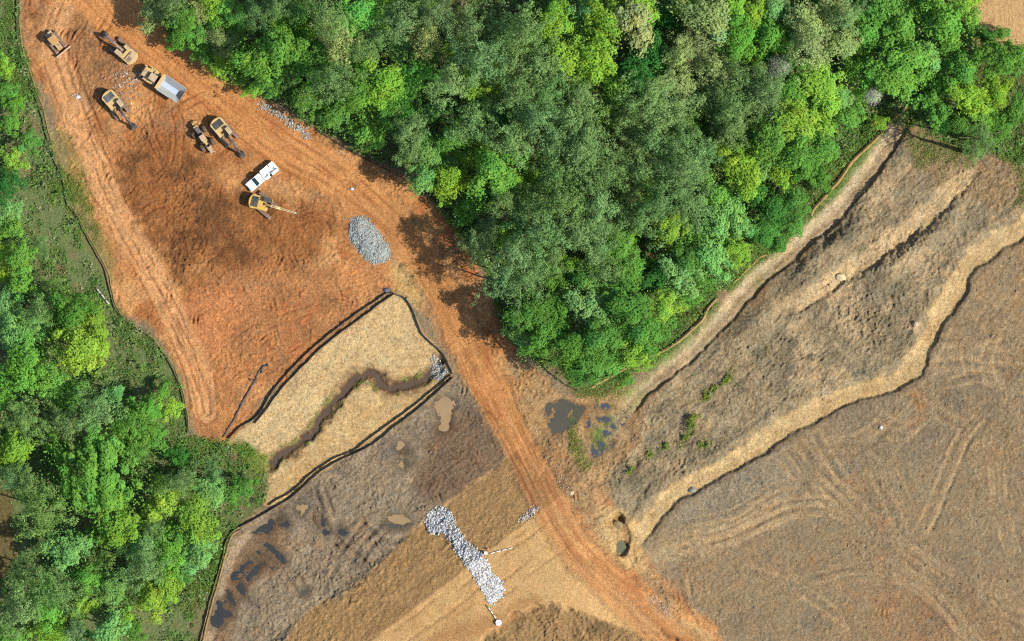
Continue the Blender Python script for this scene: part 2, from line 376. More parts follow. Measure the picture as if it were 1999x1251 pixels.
# second bright cut (middle of the rough mud)
CUT = [(1890, 352), (1850, 395), (1795, 440), (1735, 488), (1680, 528), (1610, 570), (1540, 610), (1490, 650)]
sl, u, t, L = line(CUT, 70)
u = -u
wob = u + WARP2[sl] * 6 + WARP1[sl] * 7
fade = sst(0, 30, t) * sst(L, L - 200, t)
Z[sl] += (-(0.5 + 0.3 * fbm(X[sl], Y[sl], 50, 3, 267)) * sst(-36, 4, wob) * sst(14, 6, wob + N_sml[sl] * 4)) * fade
Z[sl] += 1.5 * sst(6, 26, wob + N_sml[sl] * 6) * sst(64, 30, wob) * sst(30, 80, t) * sst(300, 210, t) * (0.85 + 0.5 * N_mid[sl])
cm = sst(-36, -14, wob) * sst(12, 2, wob) * sst(L, L - 120, t)
mix(sl, alb(206, 176, 132), cm * 0.85)
ROUGH[sl] *= 1 - 0.4 * cm
# --- pit and drain at the swale's foot, mud hollow, dip imitating the bush's shadow
for (px, py, r, dpt) in ((1213, 1070, 15, 1.5), (1206, 1012, 12, 1.1), (1240, 905, 10, 0.5), (1335, 815, 12, 0.3)):
    dd = np.hypot(X - px, Y - py) + WARP2 * 4
    Z -= dpt * sst(r + 4, r - 5, dd)
sl, u, t, L = line([(1207, 1012), (1222, 1035), (1225, 1055)], 20)
Z[sl] -= 0.5 * sst(9, 3, np.abs(u)); mix(sl, alb(110, 90, 62), sst(11, 5, np.abs(u)) * 0.5)

# --- ruts and machine tracks
def rut(pts, dep=0.1, w=3.0, gap=18, colr=None, cm=0.4, pair=True, spread=0.0):
    sl, u, t, L = line(pts, gap + 14)
    ends = sst(0, 25, t) * sst(L, L - 25, t)
    wv = u + WARP2[sl] * 2 + WARP1[sl] * 2
    for o in ((-gap / 2, gap / 2) if pair else (0,)):
        g = np.exp(-((wv - o) / w) ** 2) * ends * sst(-0.5, 0.1, N_mid[sl] + 0.5 * N_sml[sl])
        b = (np.exp(-((wv - o - w * 2) / (w * .8)) ** 2) + np.exp(-((wv - o + w * 2) / (w * .8)) ** 2)) * ends
        tread = 1 + 0.2 * np.sin(t * 1.1) + 0.8 * N_sml[sl]
        Z[sl] += -dep * g * tread + dep * 0.5 * b * sst(-0.3, 0.3, N_sml[sl])
        if colr is not None: mix(sl, colr, g * cm)
        ROUGH[sl] *= 1 - 0.6 * g
PALE = alb(180, 152, 114); DARK = alb(120, 96, 70)
FIELD_TRACKS = [
    [(1310, 1057), (1409, 1041), (1475, 1010), (1544, 980), (1612, 980), (1680, 1010), (1740, 1060), (1800, 1110), (1900, 1180), (2020, 1240)],
    [(1310, 1078), (1420, 1056), (1500, 1022), (1560, 1000), (1640, 1000), (1720, 1050), (1830, 1120), (1960, 1170), (2040, 1190)],
    [(1340, 1040), (1440, 1020), (1520, 970), (1600, 962), (1700, 985)],
    [(1556, 850), (1600, 910), (1650, 960), (1700, 1010), (1760, 1060), (1840, 1110), (1960, 1170)],
    [(1590, 838), (1625, 895), (1660, 955)], [(1520, 880), (1570, 940), (1640, 1000)],
    [(1960, 780), (1900, 830), (1870, 880), (1840, 950), (1815, 1010), (1795, 1050)],
    [(1990, 740), (1930, 800), (1885, 850), (1858, 910), (1832, 970), (1806, 1045)],
    [(1790, 690), (1880, 690), (2020, 702)], [(1800, 668), (1900, 664), (2020, 640)], [(1790, 722), (1900, 712), (2020, 734)], [(1850, 750), (1930, 735), (2020, 760)],
    [(1770, 770), (1830, 805), (1900, 840)], [(2020, 560), (1955, 640), (1930, 700), (1945, 760)], [(1900, 560), (1960, 590), (2040, 600)],
    [(1590, 1130), (1700, 1108), (1800, 1150), (1890, 1235), (1960, 1320)], [(1640, 1108), (1760, 1120), (1850, 1180), (1905, 1280)],
    [(1690, 820), (1760, 850), (1800, 820)], [(1600, 870), (1680, 860), (1745, 805)], [(1950, 900), (1960, 1000), (1990, 1100)], [(1440, 1110), (1560, 1150), (1680, 1230)],
    [(1350, 1110), (1370, 1180), (1420, 1260)], [(1700, 900), (1740, 980), (1770, 1050)],
]
for k, tr in enumerate(FIELD_TRACKS):
    o_ = RNG.normal(size=2) * 16
    rut([(x + o_[0], y + o_[1]) for x, y in tr], 0.07, 3.2, 18, PALE if k % 3 else DARK, 0.4)
    rut(tr, 0.09, 4.4, 22, PALE, 0.5)
for tr in ([(170, 20), (140, 110), (165, 200), (225, 330)], [(225, 20), (200, 60), (180, 90)], [(280, 210), (300, 280), (330, 330)], [(335, 205), (350, 250), (345, 330)], [(345, 215), (390, 190), (420, 180)],
           [(480, 215), (560, 270), (650, 330), (740, 420)], [(400, 200), (520, 300), (640, 372)], [(270, 420), (300, 400), (345, 395)], [(420, 700), (470, 640), (540, 600)], [(330, 610), (370, 690), (400, 780)],
           [(560, 440), (620, 420), (650, 440), (650, 480)], [(430, 690), (500, 640), (620, 600)], [(640, 380), (660, 420), (648, 470)]):
    rut(tr, 0.12, 2.6, 16, alb(150, 88, 50), 0.5)
for tr in ([(620, 930), (640, 1000), (690, 1080)], [(640, 1100), (700, 1020), (760, 960)], [(610, 1000), (660, 1060), (720, 1110)], [(560, 1200), (620, 1150), (660, 1080)], [(560, 1110), (600, 1160), (640, 1200)],
           [(700, 1000), (760, 1050), (800, 1030)], [(690, 1110), (720, 1060), (790, 1000)]):
    rut(tr, 0.22, 4.0, 18, alb(112, 94, 76), 0.5)
# short dozer scrapes
def scrapes(n, msk, seed, depth, ang0, col_, spreadv=0.7):
    r = np.random.default_rng(seed); done = 0; tries = 0
    while done < n and tries < n * 40:
        tries += 1
        px, py = r.uniform(0, 2000), r.uniform(0, 1251)
        j, i = np.searchsorted(GY, py), np.searchsorted(GX, px)
        if msk[j, i] < 0.6: continue
        a = (ang0(px, py) if callable(ang0) else ang0) + r.normal() * spreadv; L = r.uniform(14, 46)
        c_, s_ = math.cos(a) * L / 2, math.sin(a) * L / 2
        bend = r.normal() * L * 0.12
        rut([(px - c_, py - s_), (px - s_ / L * bend * 2, py + c_ / L * bend * 2), (px + c_, py + s_)], depth * r.uniform(.5, 1.3), r.uniform(1.4, 3.2), 8, col_, 0.45, pair=r.random() < 0.35)
        done += 1
scrapes(330, yard * (1 - ROADM), 3, 0.22, 0.9, alb(140, 82, 48), 0.9)
scrapes(130, gmud * (1 - wet), 4, 0.2, 0.9, alb(108, 90, 72), 0.9)
scrapes(200, mud_ne, 5, 0.25, -0.8, alb(104, 90, 68), 0.7)
field = np.clip(1 - yard - gmud - mud_ne - wood - bank - tanland - straw, 0, 1)
scrapes(200, field, 6, 0.1, lambda x, y: math.atan2(y - 1020, x - 1560) + 1.3, alb(126, 104, 80), 0.5)
scrapes(40, tanland, 8, 0.18, 1.3, alb(126, 100, 70), 0.6)
# heaps beside the loaders and around the last excavator
for (px, py, r, h) in ((612, 415, 34, 0.7), (560, 395, 26, 0.35), (300, 430, 26, 0.5), (270, 440, 18, 0.35), (655, 500, 12, 0.5), (330, 600, 22, 0.5), (400, 620, 22, 0.4), (180, 560, 0.1, 0)):
    dd = np.hypot(X - px, (Y - py) * 1.2) + WARP1 * 9 + WARP2 * 5
    Z += h * sst(r, 0, dd) * (1 + 0.4 * N_sml)
dd = np.hypot(X - 790, Y - 524) + WARP2 * 5
Z += 0.5 * sst(14, 0, dd)
# gravel pile mound
GRAVEL = [(684, 428), (700, 420), (722, 432), (745, 462), (764, 492), (757, 508), (738, 516), (716, 508), (700, 488), (682, 462)]
gr_sd = bil(poly_sd(smooth_pts(GRAVEL + [GRAVEL[0]], 8)[:-1], CXg, CYg), X, Y) + WARP2 * 3
gm = sst(2, -3, gr_sd)
Z += 0.8 * sst(4, -24, gr_sd) * (1 + 0.5 * N_sml); mix(ALL, alb(166, 168, 162), gm * 0.8)
RIP = [(836, 1004), (862, 992), (878, 1000), (890, 1030), (910, 1056), (940, 1080), (956, 1110), (982, 1140), (980, 1160), (958, 1174), (940, 1140), (915, 1102), (895, 1075), (878, 1044), (862, 1036), (842, 1040), (832, 1020)]
rip_sd = poly_sd(RIP, CXg, CYg)

# roughness: clods, lumps, cracks
patchy = 0.55 + 0.9 * sst(-0.35, 0.45, fbm(X, Y, 90, 4, 303) + 0.4 * fbm(X, Y, 24, 3, 305))
ridge = 1 - 2 * np.abs(vn(X / 9.0 + WARP2 * .5, Y / 9.0, 307) - 0.5) - 0.5
lump = sst(0.52, 0.86, vn(X / 4.6 + WARP2 * 1.5, Y / 4.6 + WARP1 * 3, 309)) - sst(0.66, 0.98, vn(X / 3.1 + 50 + WARP2, Y / 3.1 + WARP1 * 2, 313)) * 0.5
crumb = vn(X / 2.7, Y / 2.7, 315) - 0.5
clod = fbm(X, Y, 9.0, 3, 301, 0.7) * 0.55 + fbm(X, Y, 28, 3, 311) * 0.55 + lump * 1.25 + ridge * 0.2 + crumb * 0.9
Z0 = Z.copy()
Z += far_fade * clod * ROUGH * patchy * (1 - wood * 0.3) * 1.0
Z += (N_fine * 0.05 * (ROUGH / 0.1)) * far_fade
# soil tone: mineral specks, damp and dry crumbs, a little hue wander
g1 = fbm(X, Y, 3.4, 2, 321); g2 = fbm(X, Y, 11, 4, 331, 0.6); g3 = fbm(X, Y, 3.0, 2, 333); g4 = fbm(X, Y, 16, 4, 335, 0.65)
bare = (1 - wood) * (1 - 0.45 * ROADM) * (1 - 0.5 * bank) * (1 - 0.3 * SWALEM)
C *= (1 + bare * (0.26 * g1 + 0.26 * g2))[..., None]
hue_ = bare * (0.10 * g3 + 0.10 * g4)
C[..., 0] *= 1 + hue_; C[..., 2] *= 1 - hue_ * 1.1
speck = vn(X / 2.1, Y / 2.1, 341)
C *= (1 + 0.7 * sst(0.93, 0.99, speck) * bare)[..., None]
C *= (1 - 0.5 * sst(0.12, 0.02, speck) * bare)[..., None]
C = np.clip(C, 0.01, 0.85)

def zbig(px, py):
    return float(Z0[np.searchsorted(GY, py), np.searchsorted(GX, px)])
# --- puddles: dips in the terrain with a level sheet of water in each
PUDDLES = []
def wet_zone(pts, n1, bias, amp=0.16, sc=13):
    x0, y0 = np.min(pts, 0) - 30; x1, y1 = np.max(pts, 0) + 30
    sl = (slice(np.searchsorted(GY, y0), np.searchsorted(GY, y1)), slice(np.searchsorted(GX, x0), np.searchsorted(GX, x1)))
    sd = poly_sd(pts, X[sl], Y[sl])
    c0 = np.mean(pts, 0); zp = zbig(*c0) - 0.1
    w = sst(26, 2, sd)
    tgt = zp + bias + amp * fbm(X[sl], Y[sl], sc, 4, n1, 0.65) + np.clip(sd, 0, 40) * 0.02 + N_fine[sl] * 0.02
    Z[sl] = Z[sl] * (1 - w) + tgt * w
    damp = sst(24, 0, sd) * sst(0.16, 0.0, Z[sl] - zp)
    C[sl] *= (1 - 0.35 * damp)[..., None]
    return zp
def blob(cx, cy, rx, ry, ang=0.0, n=18, rough=0.22):
    r = np.random.default_rng(int(cx * 7 + cy))
    out = []
    for k in range(n):
        a = 2 * math.pi * k / n; q = 1 + r.normal() * rough * 0.6
        x, y = math.cos(a) * rx * q, math.sin(a) * ry * q
        out.append((cx + x * math.cos(ang) - y * math.sin(ang), cy + x * math.sin(ang) + y * math.cos(ang)))
    return out
TANW, GREYW, DARKW, BLUEW, GREENW, BRNW = (166, 138, 100), (88, 84, 70), (60, 61, 58), (78, 82, 90), (116, 116, 86), (98, 80, 62)  # BLUEW has the sky's reflection painted into the water colour
PUD = [([(852, 785), (868, 776), (886, 782), (888, 795), (880, 802), (877, 835), (865, 842), (856, 838), (858, 815), (850, 800)], TANW),
       ([(772, 873), (780, 864), (795, 866), (800, 878), (792, 884), (778, 880)], TANW), (blob(800, 894, 3.5, 10, -0.35), TANW), (blob(785, 907, 10, 4, .4), TANW), (blob(780, 1012, 18, 4, .1), TANW), (blob(588, 992, 9, 7), TANW),
       ([(495, 1040), (515, 1025), (530, 1010), (545, 1003), (557, 1010), (555, 1020), (540, 1022), (530, 1035), (522, 1045), (512, 1040)], DARKW), (blob(558, 1025, 7, 5), DARKW),
       (blob(539, 1081, 24, 6, .75), DARKW), (blob(517, 1094, 23, 5.5, .8), DARKW), (blob(473, 1112, 24, 5.5, -.75), DARKW), (blob(494, 1120, 24, 5, -.78), DARKW),
       ([(412, 1226), (418, 1190), (424, 1172), (434, 1170), (440, 1186), (455, 1184), (453, 1203), (440, 1210), (428, 1224)], DARKW), (blob(450, 1166, 13, 6, 1.1), DARKW), (blob(473, 1155, 16, 4, 1.0), DARKW),
       (blob(770, 1025, 22, 4.5, .05), GREYW), (blob(634, 1027, 22, 3.5, 1.3), DARKW), (blob(667, 1035, 7, 5, .8), DARKW), (blob(595, 1155, 9, 7), GREYW), (blob(1213, 1071, 10, 15), GREENW)]
WETP = [(1140, 792), (1165, 788), (1195, 792), (1222, 806), (1226, 832), (1204, 848), (1192, 882), (1160, 892), (1145, 860), (1140, 830)]
zw = wet_zone(WETP, 403, 0.035, 0.2); PUDDLES.append((np.array(WETP, float), np.mean(WETP, 0), zw, BLUEW))
WETG = [(1056, 800), (1075, 786), (1100, 780), (1122, 790), (1140, 796), (1126, 818), (1104, 838), (1080, 842), (1066, 820)]
zw = wet_zone(WETG, 405, -0.035, 0.17, 17); PUDDLES.append((np.array(WETG, float), np.mean(WETG, 0), zw, GREYW))
for pts, wc in PUD:
    pts = np.array(pts, float); c0 = pts.mean(0)
    x0, y0 = pts.min(0) - 30; x1, y1 = pts.max(0) + 30
    sl = (slice(np.searchsorted(GY, y0), np.searchsorted(GY, y1)), slice(np.searchsorted(GX, x0), np.searchsorted(GX, x1)))
    sd = poly_sd(pts, X[sl], Y[sl])
    zp = zbig(*c0) - 0.12 if wc != GREENW else zbig(*c0) + 0.25
    if wc == GREENW:
        tgt = zp + np.clip(sd * 0.03, -0.3, 3)
        Z[sl] = np.where(sd < 0, np.minimum(Z[sl], tgt), Z[sl])
    else:
        wgt = sst(22, 4, sd)
        tgt = zp + np.clip(sd * 0.013, -0.12, 0.16) + N_sml[sl] * 0.06 + fbm(X[sl], Y[sl], 11, 3, 409, 0.65) * 0.10 + N_fine[sl] * 0.02
        Z[sl] = Z[sl] * (1 - wgt) + tgt * wgt
        damp = sst(16, 0, sd)
        C[sl] *= (1 - 0.38 * damp)[..., None]
    PUDDLES.append((pts, c0, zp, wc))
STREAM_Z = -0.62
# keep the stream bed below its water
sl, u, t, L = line(STREAM, 16)
Z[sl] = np.where(np.abs(u + WARP2[sl] * 5) < 3, np.minimum(Z[sl], STREAM_Z - 0.04 + N_sml[sl] * 0.2 + fbm(X[sl], Y[sl], 8, 3, 411, 0.65) * 0.2), Z[sl])

def zat(px, py):
    i = int(np.clip(np.searchsorted(GX, px) - 1, 0, NX - 2)); j = int(np.clip(np.searchsorted(GY, py) - 1, 0, NY - 2))
    fu = (px - GX[i]) / (GX[i + 1] - GX[i]); fv = (py - GY[j]) / (GY[j + 1] - GY[j])
    return float((Z[j, i] * (1 - fu) + Z[j, i + 1] * fu) * (1 - fv) + (Z[j + 1, i] * (1 - fu) + Z[j + 1, i + 1] * fu) * fv)
def P3(px, py, dz=0.0):
    return (float(WX(px)), float(WY(py)), zat(px, py) + dz)
def nearest_mask(M, px, py):
    return M[np.clip(np.searchsorted(GY, py), 0, NY - 1), np.clip(np.searchsorted(GX, px), 0, NX - 1)]

# ------------------------------------------------------------------ materials
def new_mat(name):
    m = bpy.data.materials.new(name); m.use_nodes = True
    nt = m.node_tree
    return m, nt, nt.nodes['Principled BSDF']
def noise_node(nt, scale, detail=4, rough=0.6, coord='Object'):
    tc = nt.nodes.new('ShaderNodeTexCoord'); n = nt.nodes.new('ShaderNodeTexNoise')
    n.inputs['Scale'].default_value = scale; n.inputs['Detail'].default_value = detail; n.inputs['Roughness'].default_value = rough
    nt.links.new(tc.outputs[coord], n.inputs['Vector'])
    return n
def ramp(nt, src, a, b, ca, cb):
    r = nt.nodes.new('ShaderNodeValToRGB')
    r.color_ramp.elements[0].position = a; r.color_ramp.elements[1].position = b
    r.color_ramp.elements[0].color = (*ca, 1); r.color_ramp.elements[1].color = (*cb, 1)
    nt.links.new(src, r.inputs['Fac'])
    return r
def mul(nt, a, b):
    m = nt.nodes.new('ShaderNodeMix'); m.data_type = 'RGBA'; m.blend_type = 'MULTIPLY'; m.inputs[0].default_value = 1.0
    nt.links.new(a, m.inputs[6]); nt.links.new(b, m.inputs[7])
    return m.outputs[2]
def soil_mat():
    m, nt, b = new_mat('soil')
    at = nt.nodes.new('ShaderNodeAttribute'); at.attribute_name = 'soil'
    n1 = noise_node(nt, 5.0, 3, 0.7); r1 = ramp(nt, n1.outputs['Fac'], 0.36, 0.64, (0.60, 0.59, 0.58), (1.30, 1.30, 1.30))
    n0 = noise_node(nt, 2.6, 5, 0.8); r0_ = ramp(nt, n0.outputs['Fac'], 0.34, 0.44, (0.50, 0.47, 0.45), (1.06, 1.06, 1.06))
    n2 = noise_node(nt, 1.6, 4, 0.65); r2 = ramp(nt, n2.outputs['Fac'], 0.3, 0.7, (0.84, 0.83, 0.82), (1.16, 1.16, 1.16))
    nt.links.new(mul(nt, mul(nt, mul(nt, at.outputs['Color'], r1.outputs['Color']), r2.outputs['Color']), r0_.outputs['Color']), b.inputs['Base Color'])
    b.inputs['Roughness'].default_value = 0.95; b.inputs['Specular IOR Level'].default_value = 0.15
    bp = nt.nodes.new('ShaderNodeBump'); bp.inputs['Distance'].default_value = 0.2; bp.inputs['Strength'].default_value = 0.9
    n3 = noise_node(nt, 5.5, 4, 0.7); nt.links.new(n3.outputs['Fac'], bp.inputs['Height'])
    nt.links.new(bp.outputs['Normal'], b.inputs['Normal'])
    return m
SOIL = soil_mat()
def paint_mat(name, colr, rough=0.5, dust=None, amount=0.5, metal=0.0, scale=1.5, spec=0.4):
    m, nt, b = new_mat(name)
    n = noise_node(nt, scale, 5, 0.65)
    d = dust if dust is not None else tuple(np.asarray(colr) * 0.75)
    r = ramp(nt, n.outputs['Fac'], 0.62 - amount * 0.4, 0.72 - amount * 0.05, colr, d)
    nt.links.new(r.outputs['Color'], b.inputs['Base Color'])
    b.inputs['Roughness'].default_value = rough; b.inputs['Metallic'].default_value = metal; b.inputs['Specular IOR Level'].default_value = spec
    return m
DUST = tuple(alb(196, 160, 118))
M = {
    'yellow': paint_mat('yellow machine paint', tuple(alb(226, 186, 104)), 0.6, tuple(alb(214, 182, 136)), 0.75, scale=2.5),
    'yellow_clean': paint_mat('clean yellow paint', tuple(alb(230, 186, 74)), 0.5, tuple(alb(206, 166, 108)), 0.6, scale=2.5),
    'dust': paint_mat('dusty tan panel', tuple(alb(206, 178, 146)), 0.8, tuple(alb(184, 150, 112)), 0.5),
    'pad': paint_mat('muddy track steel', tuple(alb(176, 142, 122)), 0.85, tuple(alb(96, 84, 76)), 0.5, scale=3.0),
    'steel': paint_mat('dark worn steel', tuple(alb(66, 68, 68)), 0.55, tuple(alb(118, 104, 86)), 0.4, scale=2.5),
    'black': paint_mat('black rubber', (0.02, 0.02, 0.02), 0.8, tuple(alb(120, 104, 84)), 0.45, scale=3.0),
    'tyre': paint_mat('dusty tyre', tuple(alb(74, 66, 56)), 0.9, tuple(alb(160, 130, 96)), 0.7, scale=2.2),
    'grille': paint_mat('grey engine cover', tuple(alb(96, 102, 110)), 0.5, tuple(alb(150, 140, 122)), 0.45, scale=2.0),
    'bed': paint_mat('worn grey dump body', tuple(alb(184, 186, 188)), 0.5, tuple(alb(174, 174, 170)), 0.4, metal=0.0, scale=0.7),
    'bedfloor': paint_mat('polished dump floor', tuple(alb(196, 208, 228)), 0.45, tuple(alb(184, 196, 216)), 0.4, metal=0.0, scale=0.7),
    'white': paint_mat('white truck paint', (0.82, 0.83, 0.84), 0.35, (0.72, 0.71, 0.68), 0.3),
    'glass': paint_mat('dark tinted glass', (0.02, 0.045, 0.05), 0.08, (0.03, 0.05, 0.05), 0.3, spec=0.6),
    'chrome': paint_mat('bright cylinder rod', (0.6, 0.6, 0.6), 0.25, (0.4, 0.38, 0.34), 0.4, metal=0.8),
    'red': paint_mat('red lamp', (0.5, 0.02, 0.02), 0.3),
    'lamp': paint_mat('clear lamp', (0.7, 0.7, 0.68), 0.15),
    'fabric': paint_mat('black silt fabric', (0.018, 0.016, 0.015), 0.85, (0.045, 0.038, 0.03), 0.5),
    'greenfabric': paint_mat('faded olive silt fabric', tuple(alb(110, 96, 58)), 0.85, tuple(alb(72, 74, 48)), 0.5),
    'wood': paint_mat('weathered stake', (0.2, 0.13, 0.07), 0.85, (0.12, 0.08, 0.05), 0.5, scale=6),
    'sock': paint_mat('tan mulch sock', tuple(alb(182, 144, 86)), 0.9, tuple(alb(128, 122, 70)), 0.45, scale=1.2),
    'dullsock': paint_mat('weathered mulch sock', tuple(alb(166, 136, 84)), 0.9, tuple(alb(112, 108, 66)), 0.5, scale=0.8),
    'greysock': paint_mat('dark grey sock', tuple(alb(66, 64, 66)), 0.85, tuple(alb(128, 116, 110)), 0.5, scale=1.0),
    'orange': paint_mat('orange plastic', (0.8, 0.12, 0.015), 0.5),
    'plastic': paint_mat('white pipe plastic', (0.8, 0.8, 0.78), 0.4),
    'greencap': paint_mat('green fitting', (0.05, 0.25, 0.08), 0.5),
    'greybox': paint_mat('grey blue box', (0.22, 0.27, 0.31), 0.6),
    'bark': paint_mat('bark', (0.13, 0.09, 0.06), 0.9, (0.07, 0.05, 0.035), 0.5, scale=3),
    'paletwig': paint_mat('pale dead wood', (0.38, 0.36, 0.33), 0.9, (0.22, 0.2, 0.18), 0.5, scale=3),
    'dozer': paint_mat('dust coated yellow', tuple(alb(206, 160, 98)), 0.85, tuple(alb(186, 138, 92)), 0.7, scale=2.5),
}
def attr_mat(name, rough=0.9, transl=0.0, obj_col=False):
    m, nt, b = new_mat(name)
    at = nt.nodes.new('ShaderNodeAttribute'); at.attribute_name = 'tint'
    src = at.outputs['Color']
    if obj_col:
        oi = nt.nodes.new('ShaderNodeObjectInfo')
        src = mul(nt, at.outputs['Color'], oi.outputs['Color'])
    if transl > 0:
        nt.nodes.remove(b)
        d = nt.nodes.new('ShaderNodeBsdfDiffuse'); tr = nt.nodes.new('ShaderNodeBsdfTranslucent'); mx = nt.nodes.new('ShaderNodeMixShader')
        gl = nt.nodes.new('ShaderNodeBsdfGlossy'); gl.inputs['Roughness'].default_value = 0.5; gl.inputs['Color'].default_value = (0.9, 0.95, 0.9, 1)
        mg = nt.nodes.new('ShaderNodeMixShader'); mg.inputs[0].default_value = 0.0
        mx.inputs[0].default_value = transl
        hs = nt.nodes.new('ShaderNodeHueSaturation'); hs.inputs['Hue'].default_value = 0.49; hs.inputs['Saturation'].default_value = 1.1; hs.inputs['Value'].default_value = 1.1
        nt.links.new(src, hs.inputs['Color'])
        nt.links.new(src, d.inputs['Color']); nt.links.new(hs.outputs['Color'], tr.inputs['Color'])
        nt.links.new(d.outputs[0], mx.inputs[1]); nt.links.new(tr.outputs[0], mx.inputs[2])
        nt.links.new(mx.outputs[0], mg.inputs[1]); nt.links.new(gl.outputs[0], mg.inputs[2])
        nt.links.new(mg.outputs[0], nt.nodes['Material Output'].inputs['Surface'])
    else:
        nt.links.new(src, b.inputs['Base Color']); b.inputs['Roughness'].default_value = rough; b.inputs['Specular IOR Level'].default_value = 0.25
    return m
LEAF = attr_mat('leaves', transl=0.35, obj_col=True)
LOWLEAF = attr_mat('low leaves', transl=0.3)
STONE = attr_mat('broken stone')
def water_mat(name, c):
    m, nt, b = new_mat(name)
    n = noise_node(nt, 0.5, 3, 0.5)
    a = np.asarray(alb(*c))
    r = ramp(nt, n.outputs['Fac'], 0.35, 0.7, tuple(a * 0.93), tuple(a * 1.07))
    nt.links.new(r.outputs['Color'], b.inputs['Base Color'])
    b.inputs['Roughness'].default_value = 0.08; b.inputs['Specular IOR Level'].default_value = 0.5
    return m
WATER = {c: water_mat('puddle water', c) for c in {p[3] for p in PUDDLES} | {BRNW}}

# ------------------------------------------------------------------ object helpers
def mesh_np(name, V, F, mat=None, smooth=False, attrs=None):
    """V (n,3), F list of (k, m) int arrays of equal-size faces"""
    me = bpy.data.meshes.new(name)
    V = np.ascontiguousarray(V, np.float32)
    if not isinstance(F, list): F = [F]
    me.vertices.add(len(V)); me.vertices.foreach_set('co', V.ravel())
    tot = np.concatenate([np.full(len(f), f.shape[1], np.int32) for f in F])
    loops = np.concatenate([f.ravel() for f in F]).astype(np.int32)
    me.loops.add(len(loops)); me.loops.foreach_set('vertex_index', loops)
    start = np.concatenate([[0], np.cumsum(tot)[:-1]]).astype(np.int32)
    me.polygons.add(len(tot)); me.polygons.foreach_set('loop_start', start); me.polygons.foreach_set('loop_total', tot)
    if smooth: me.polygons.foreach_set('use_smooth', np.ones(len(tot), bool))
    for an, av in (attrs or {}).items():
        a = me.attributes.new(an, 'FLOAT_COLOR', 'POINT')
        c4 = np.ones((len(V), 4), np.float32); c4[:, :3] = av
        a.data.foreach_set('color', c4.ravel())
    me.update(calc_edges=True); me.validate()
    if mat: me.materials.append(mat)
    return me
def link(name, me, parent=None, loc=None):
    o = bpy.data.objects.new(name, me); COL.objects.link(o)
    if parent is not None: o.parent = parent
    if loc is not None: o.location = loc
    return o
def tag(o, label=None, cat=None, group=None, kind=None):
    if label: o['label'] = label
    if cat: o['category'] = cat
    if group: o['group'] = group
    if kind: o['kind'] = kind
    return o
def thing(name, label, cat, loc, rotz=0.0, group=None):
    o = bpy.data.objects.new(name, None); COL.objects.link(o)
    o.empty_display_size = 0.5
    o.location = loc; o.rotation_euler = (0, 0, rotz)
    return tag(o, label, cat, group)

# ------------------------------------------------------------------ build the ground sheets
lab = np.zeros((NY - 1, NX - 1), np.int8)
def cellmask(m): return (m[:-1, :-1] + m[1:, :-1] + m[:-1, 1:] + m[1:, 1:]) / 4 > 0.5
lab[cellmask(ROADM)] = 1
lab[cellmask(straw)] = 2
lab[cellmask(SWALEM)] = 3
lab[cellmask(TRACKM)] = 4
VW = np.stack([WX(X), WY(Y), Z], -1).reshape(-1, 3)
idx = np.arange(NY * NX).reshape(NY, NX)
quads_all = np.stack([idx[1:, :-1], idx[1:, 1:], idx[:-1, 1:], idx[:-1, :-1]], -1)
CF = C.reshape(-1, 3)
for k, nm in enumerate(('ground', 'haul_road', 'straw_ground', 'straw_ditch', 'dirt_track')):
    q = quads_all[lab == k]
    used, inv = np.unique(q.ravel(), return_inverse=True)
    me = mesh_np(nm, VW[used], inv.reshape(-1, 4), SOIL, True, {'soil': CF[used]})
    tag(link(nm, me), kind='structure')
# water
def flat_poly(name, pts, z, mat):
    V = np.array([(WX(p[0]), WY(p[1]), z) for p in pts]); c = V.mean(0)
    n = len(V); V2 = np.vstack([V, c])
    F = np.array([(i, n, (i + 1) % n) for i in range(n)])
    me = mesh_np(name, V2, F, mat)
    return link(name, me)
for pts, c0, zp, wc in PUDDLES:
    big = c0 + (pts - c0) * (1 + 9.0 / np.maximum(np.linalg.norm(pts - c0, axis=1, keepdims=True), 1)) if wc != GREENW else pts
    tag(flat_poly('puddle', big, zp, WATER[wc]), kind='structure')
sp = smooth_pts(STREAM, 6)
tn = np.gradient(sp, axis=0); tn /= np.linalg.norm(tn, axis=1, keepdims=True); nn = np.stack([-tn[:, 1], tn[:, 0]], 1)
Lp = sp + nn * 9; Rp = sp - nn * 9
V = np.concatenate([np.stack([WX(Lp[:, 0]), WY(Lp[:, 1]), np.full(len(sp), STREAM_Z)], 1), np.stack([WX(Rp[:, 0]), WY(Rp[:, 1]), np.full(len(sp), STREAM_Z)], 1)])
n = len(sp)
tag(link('stream', mesh_np('stream', V, np.array([(i, i + 1, n + i + 1, n + i) for i in range(n - 1)]), WATER[BRNW])), kind='structure')



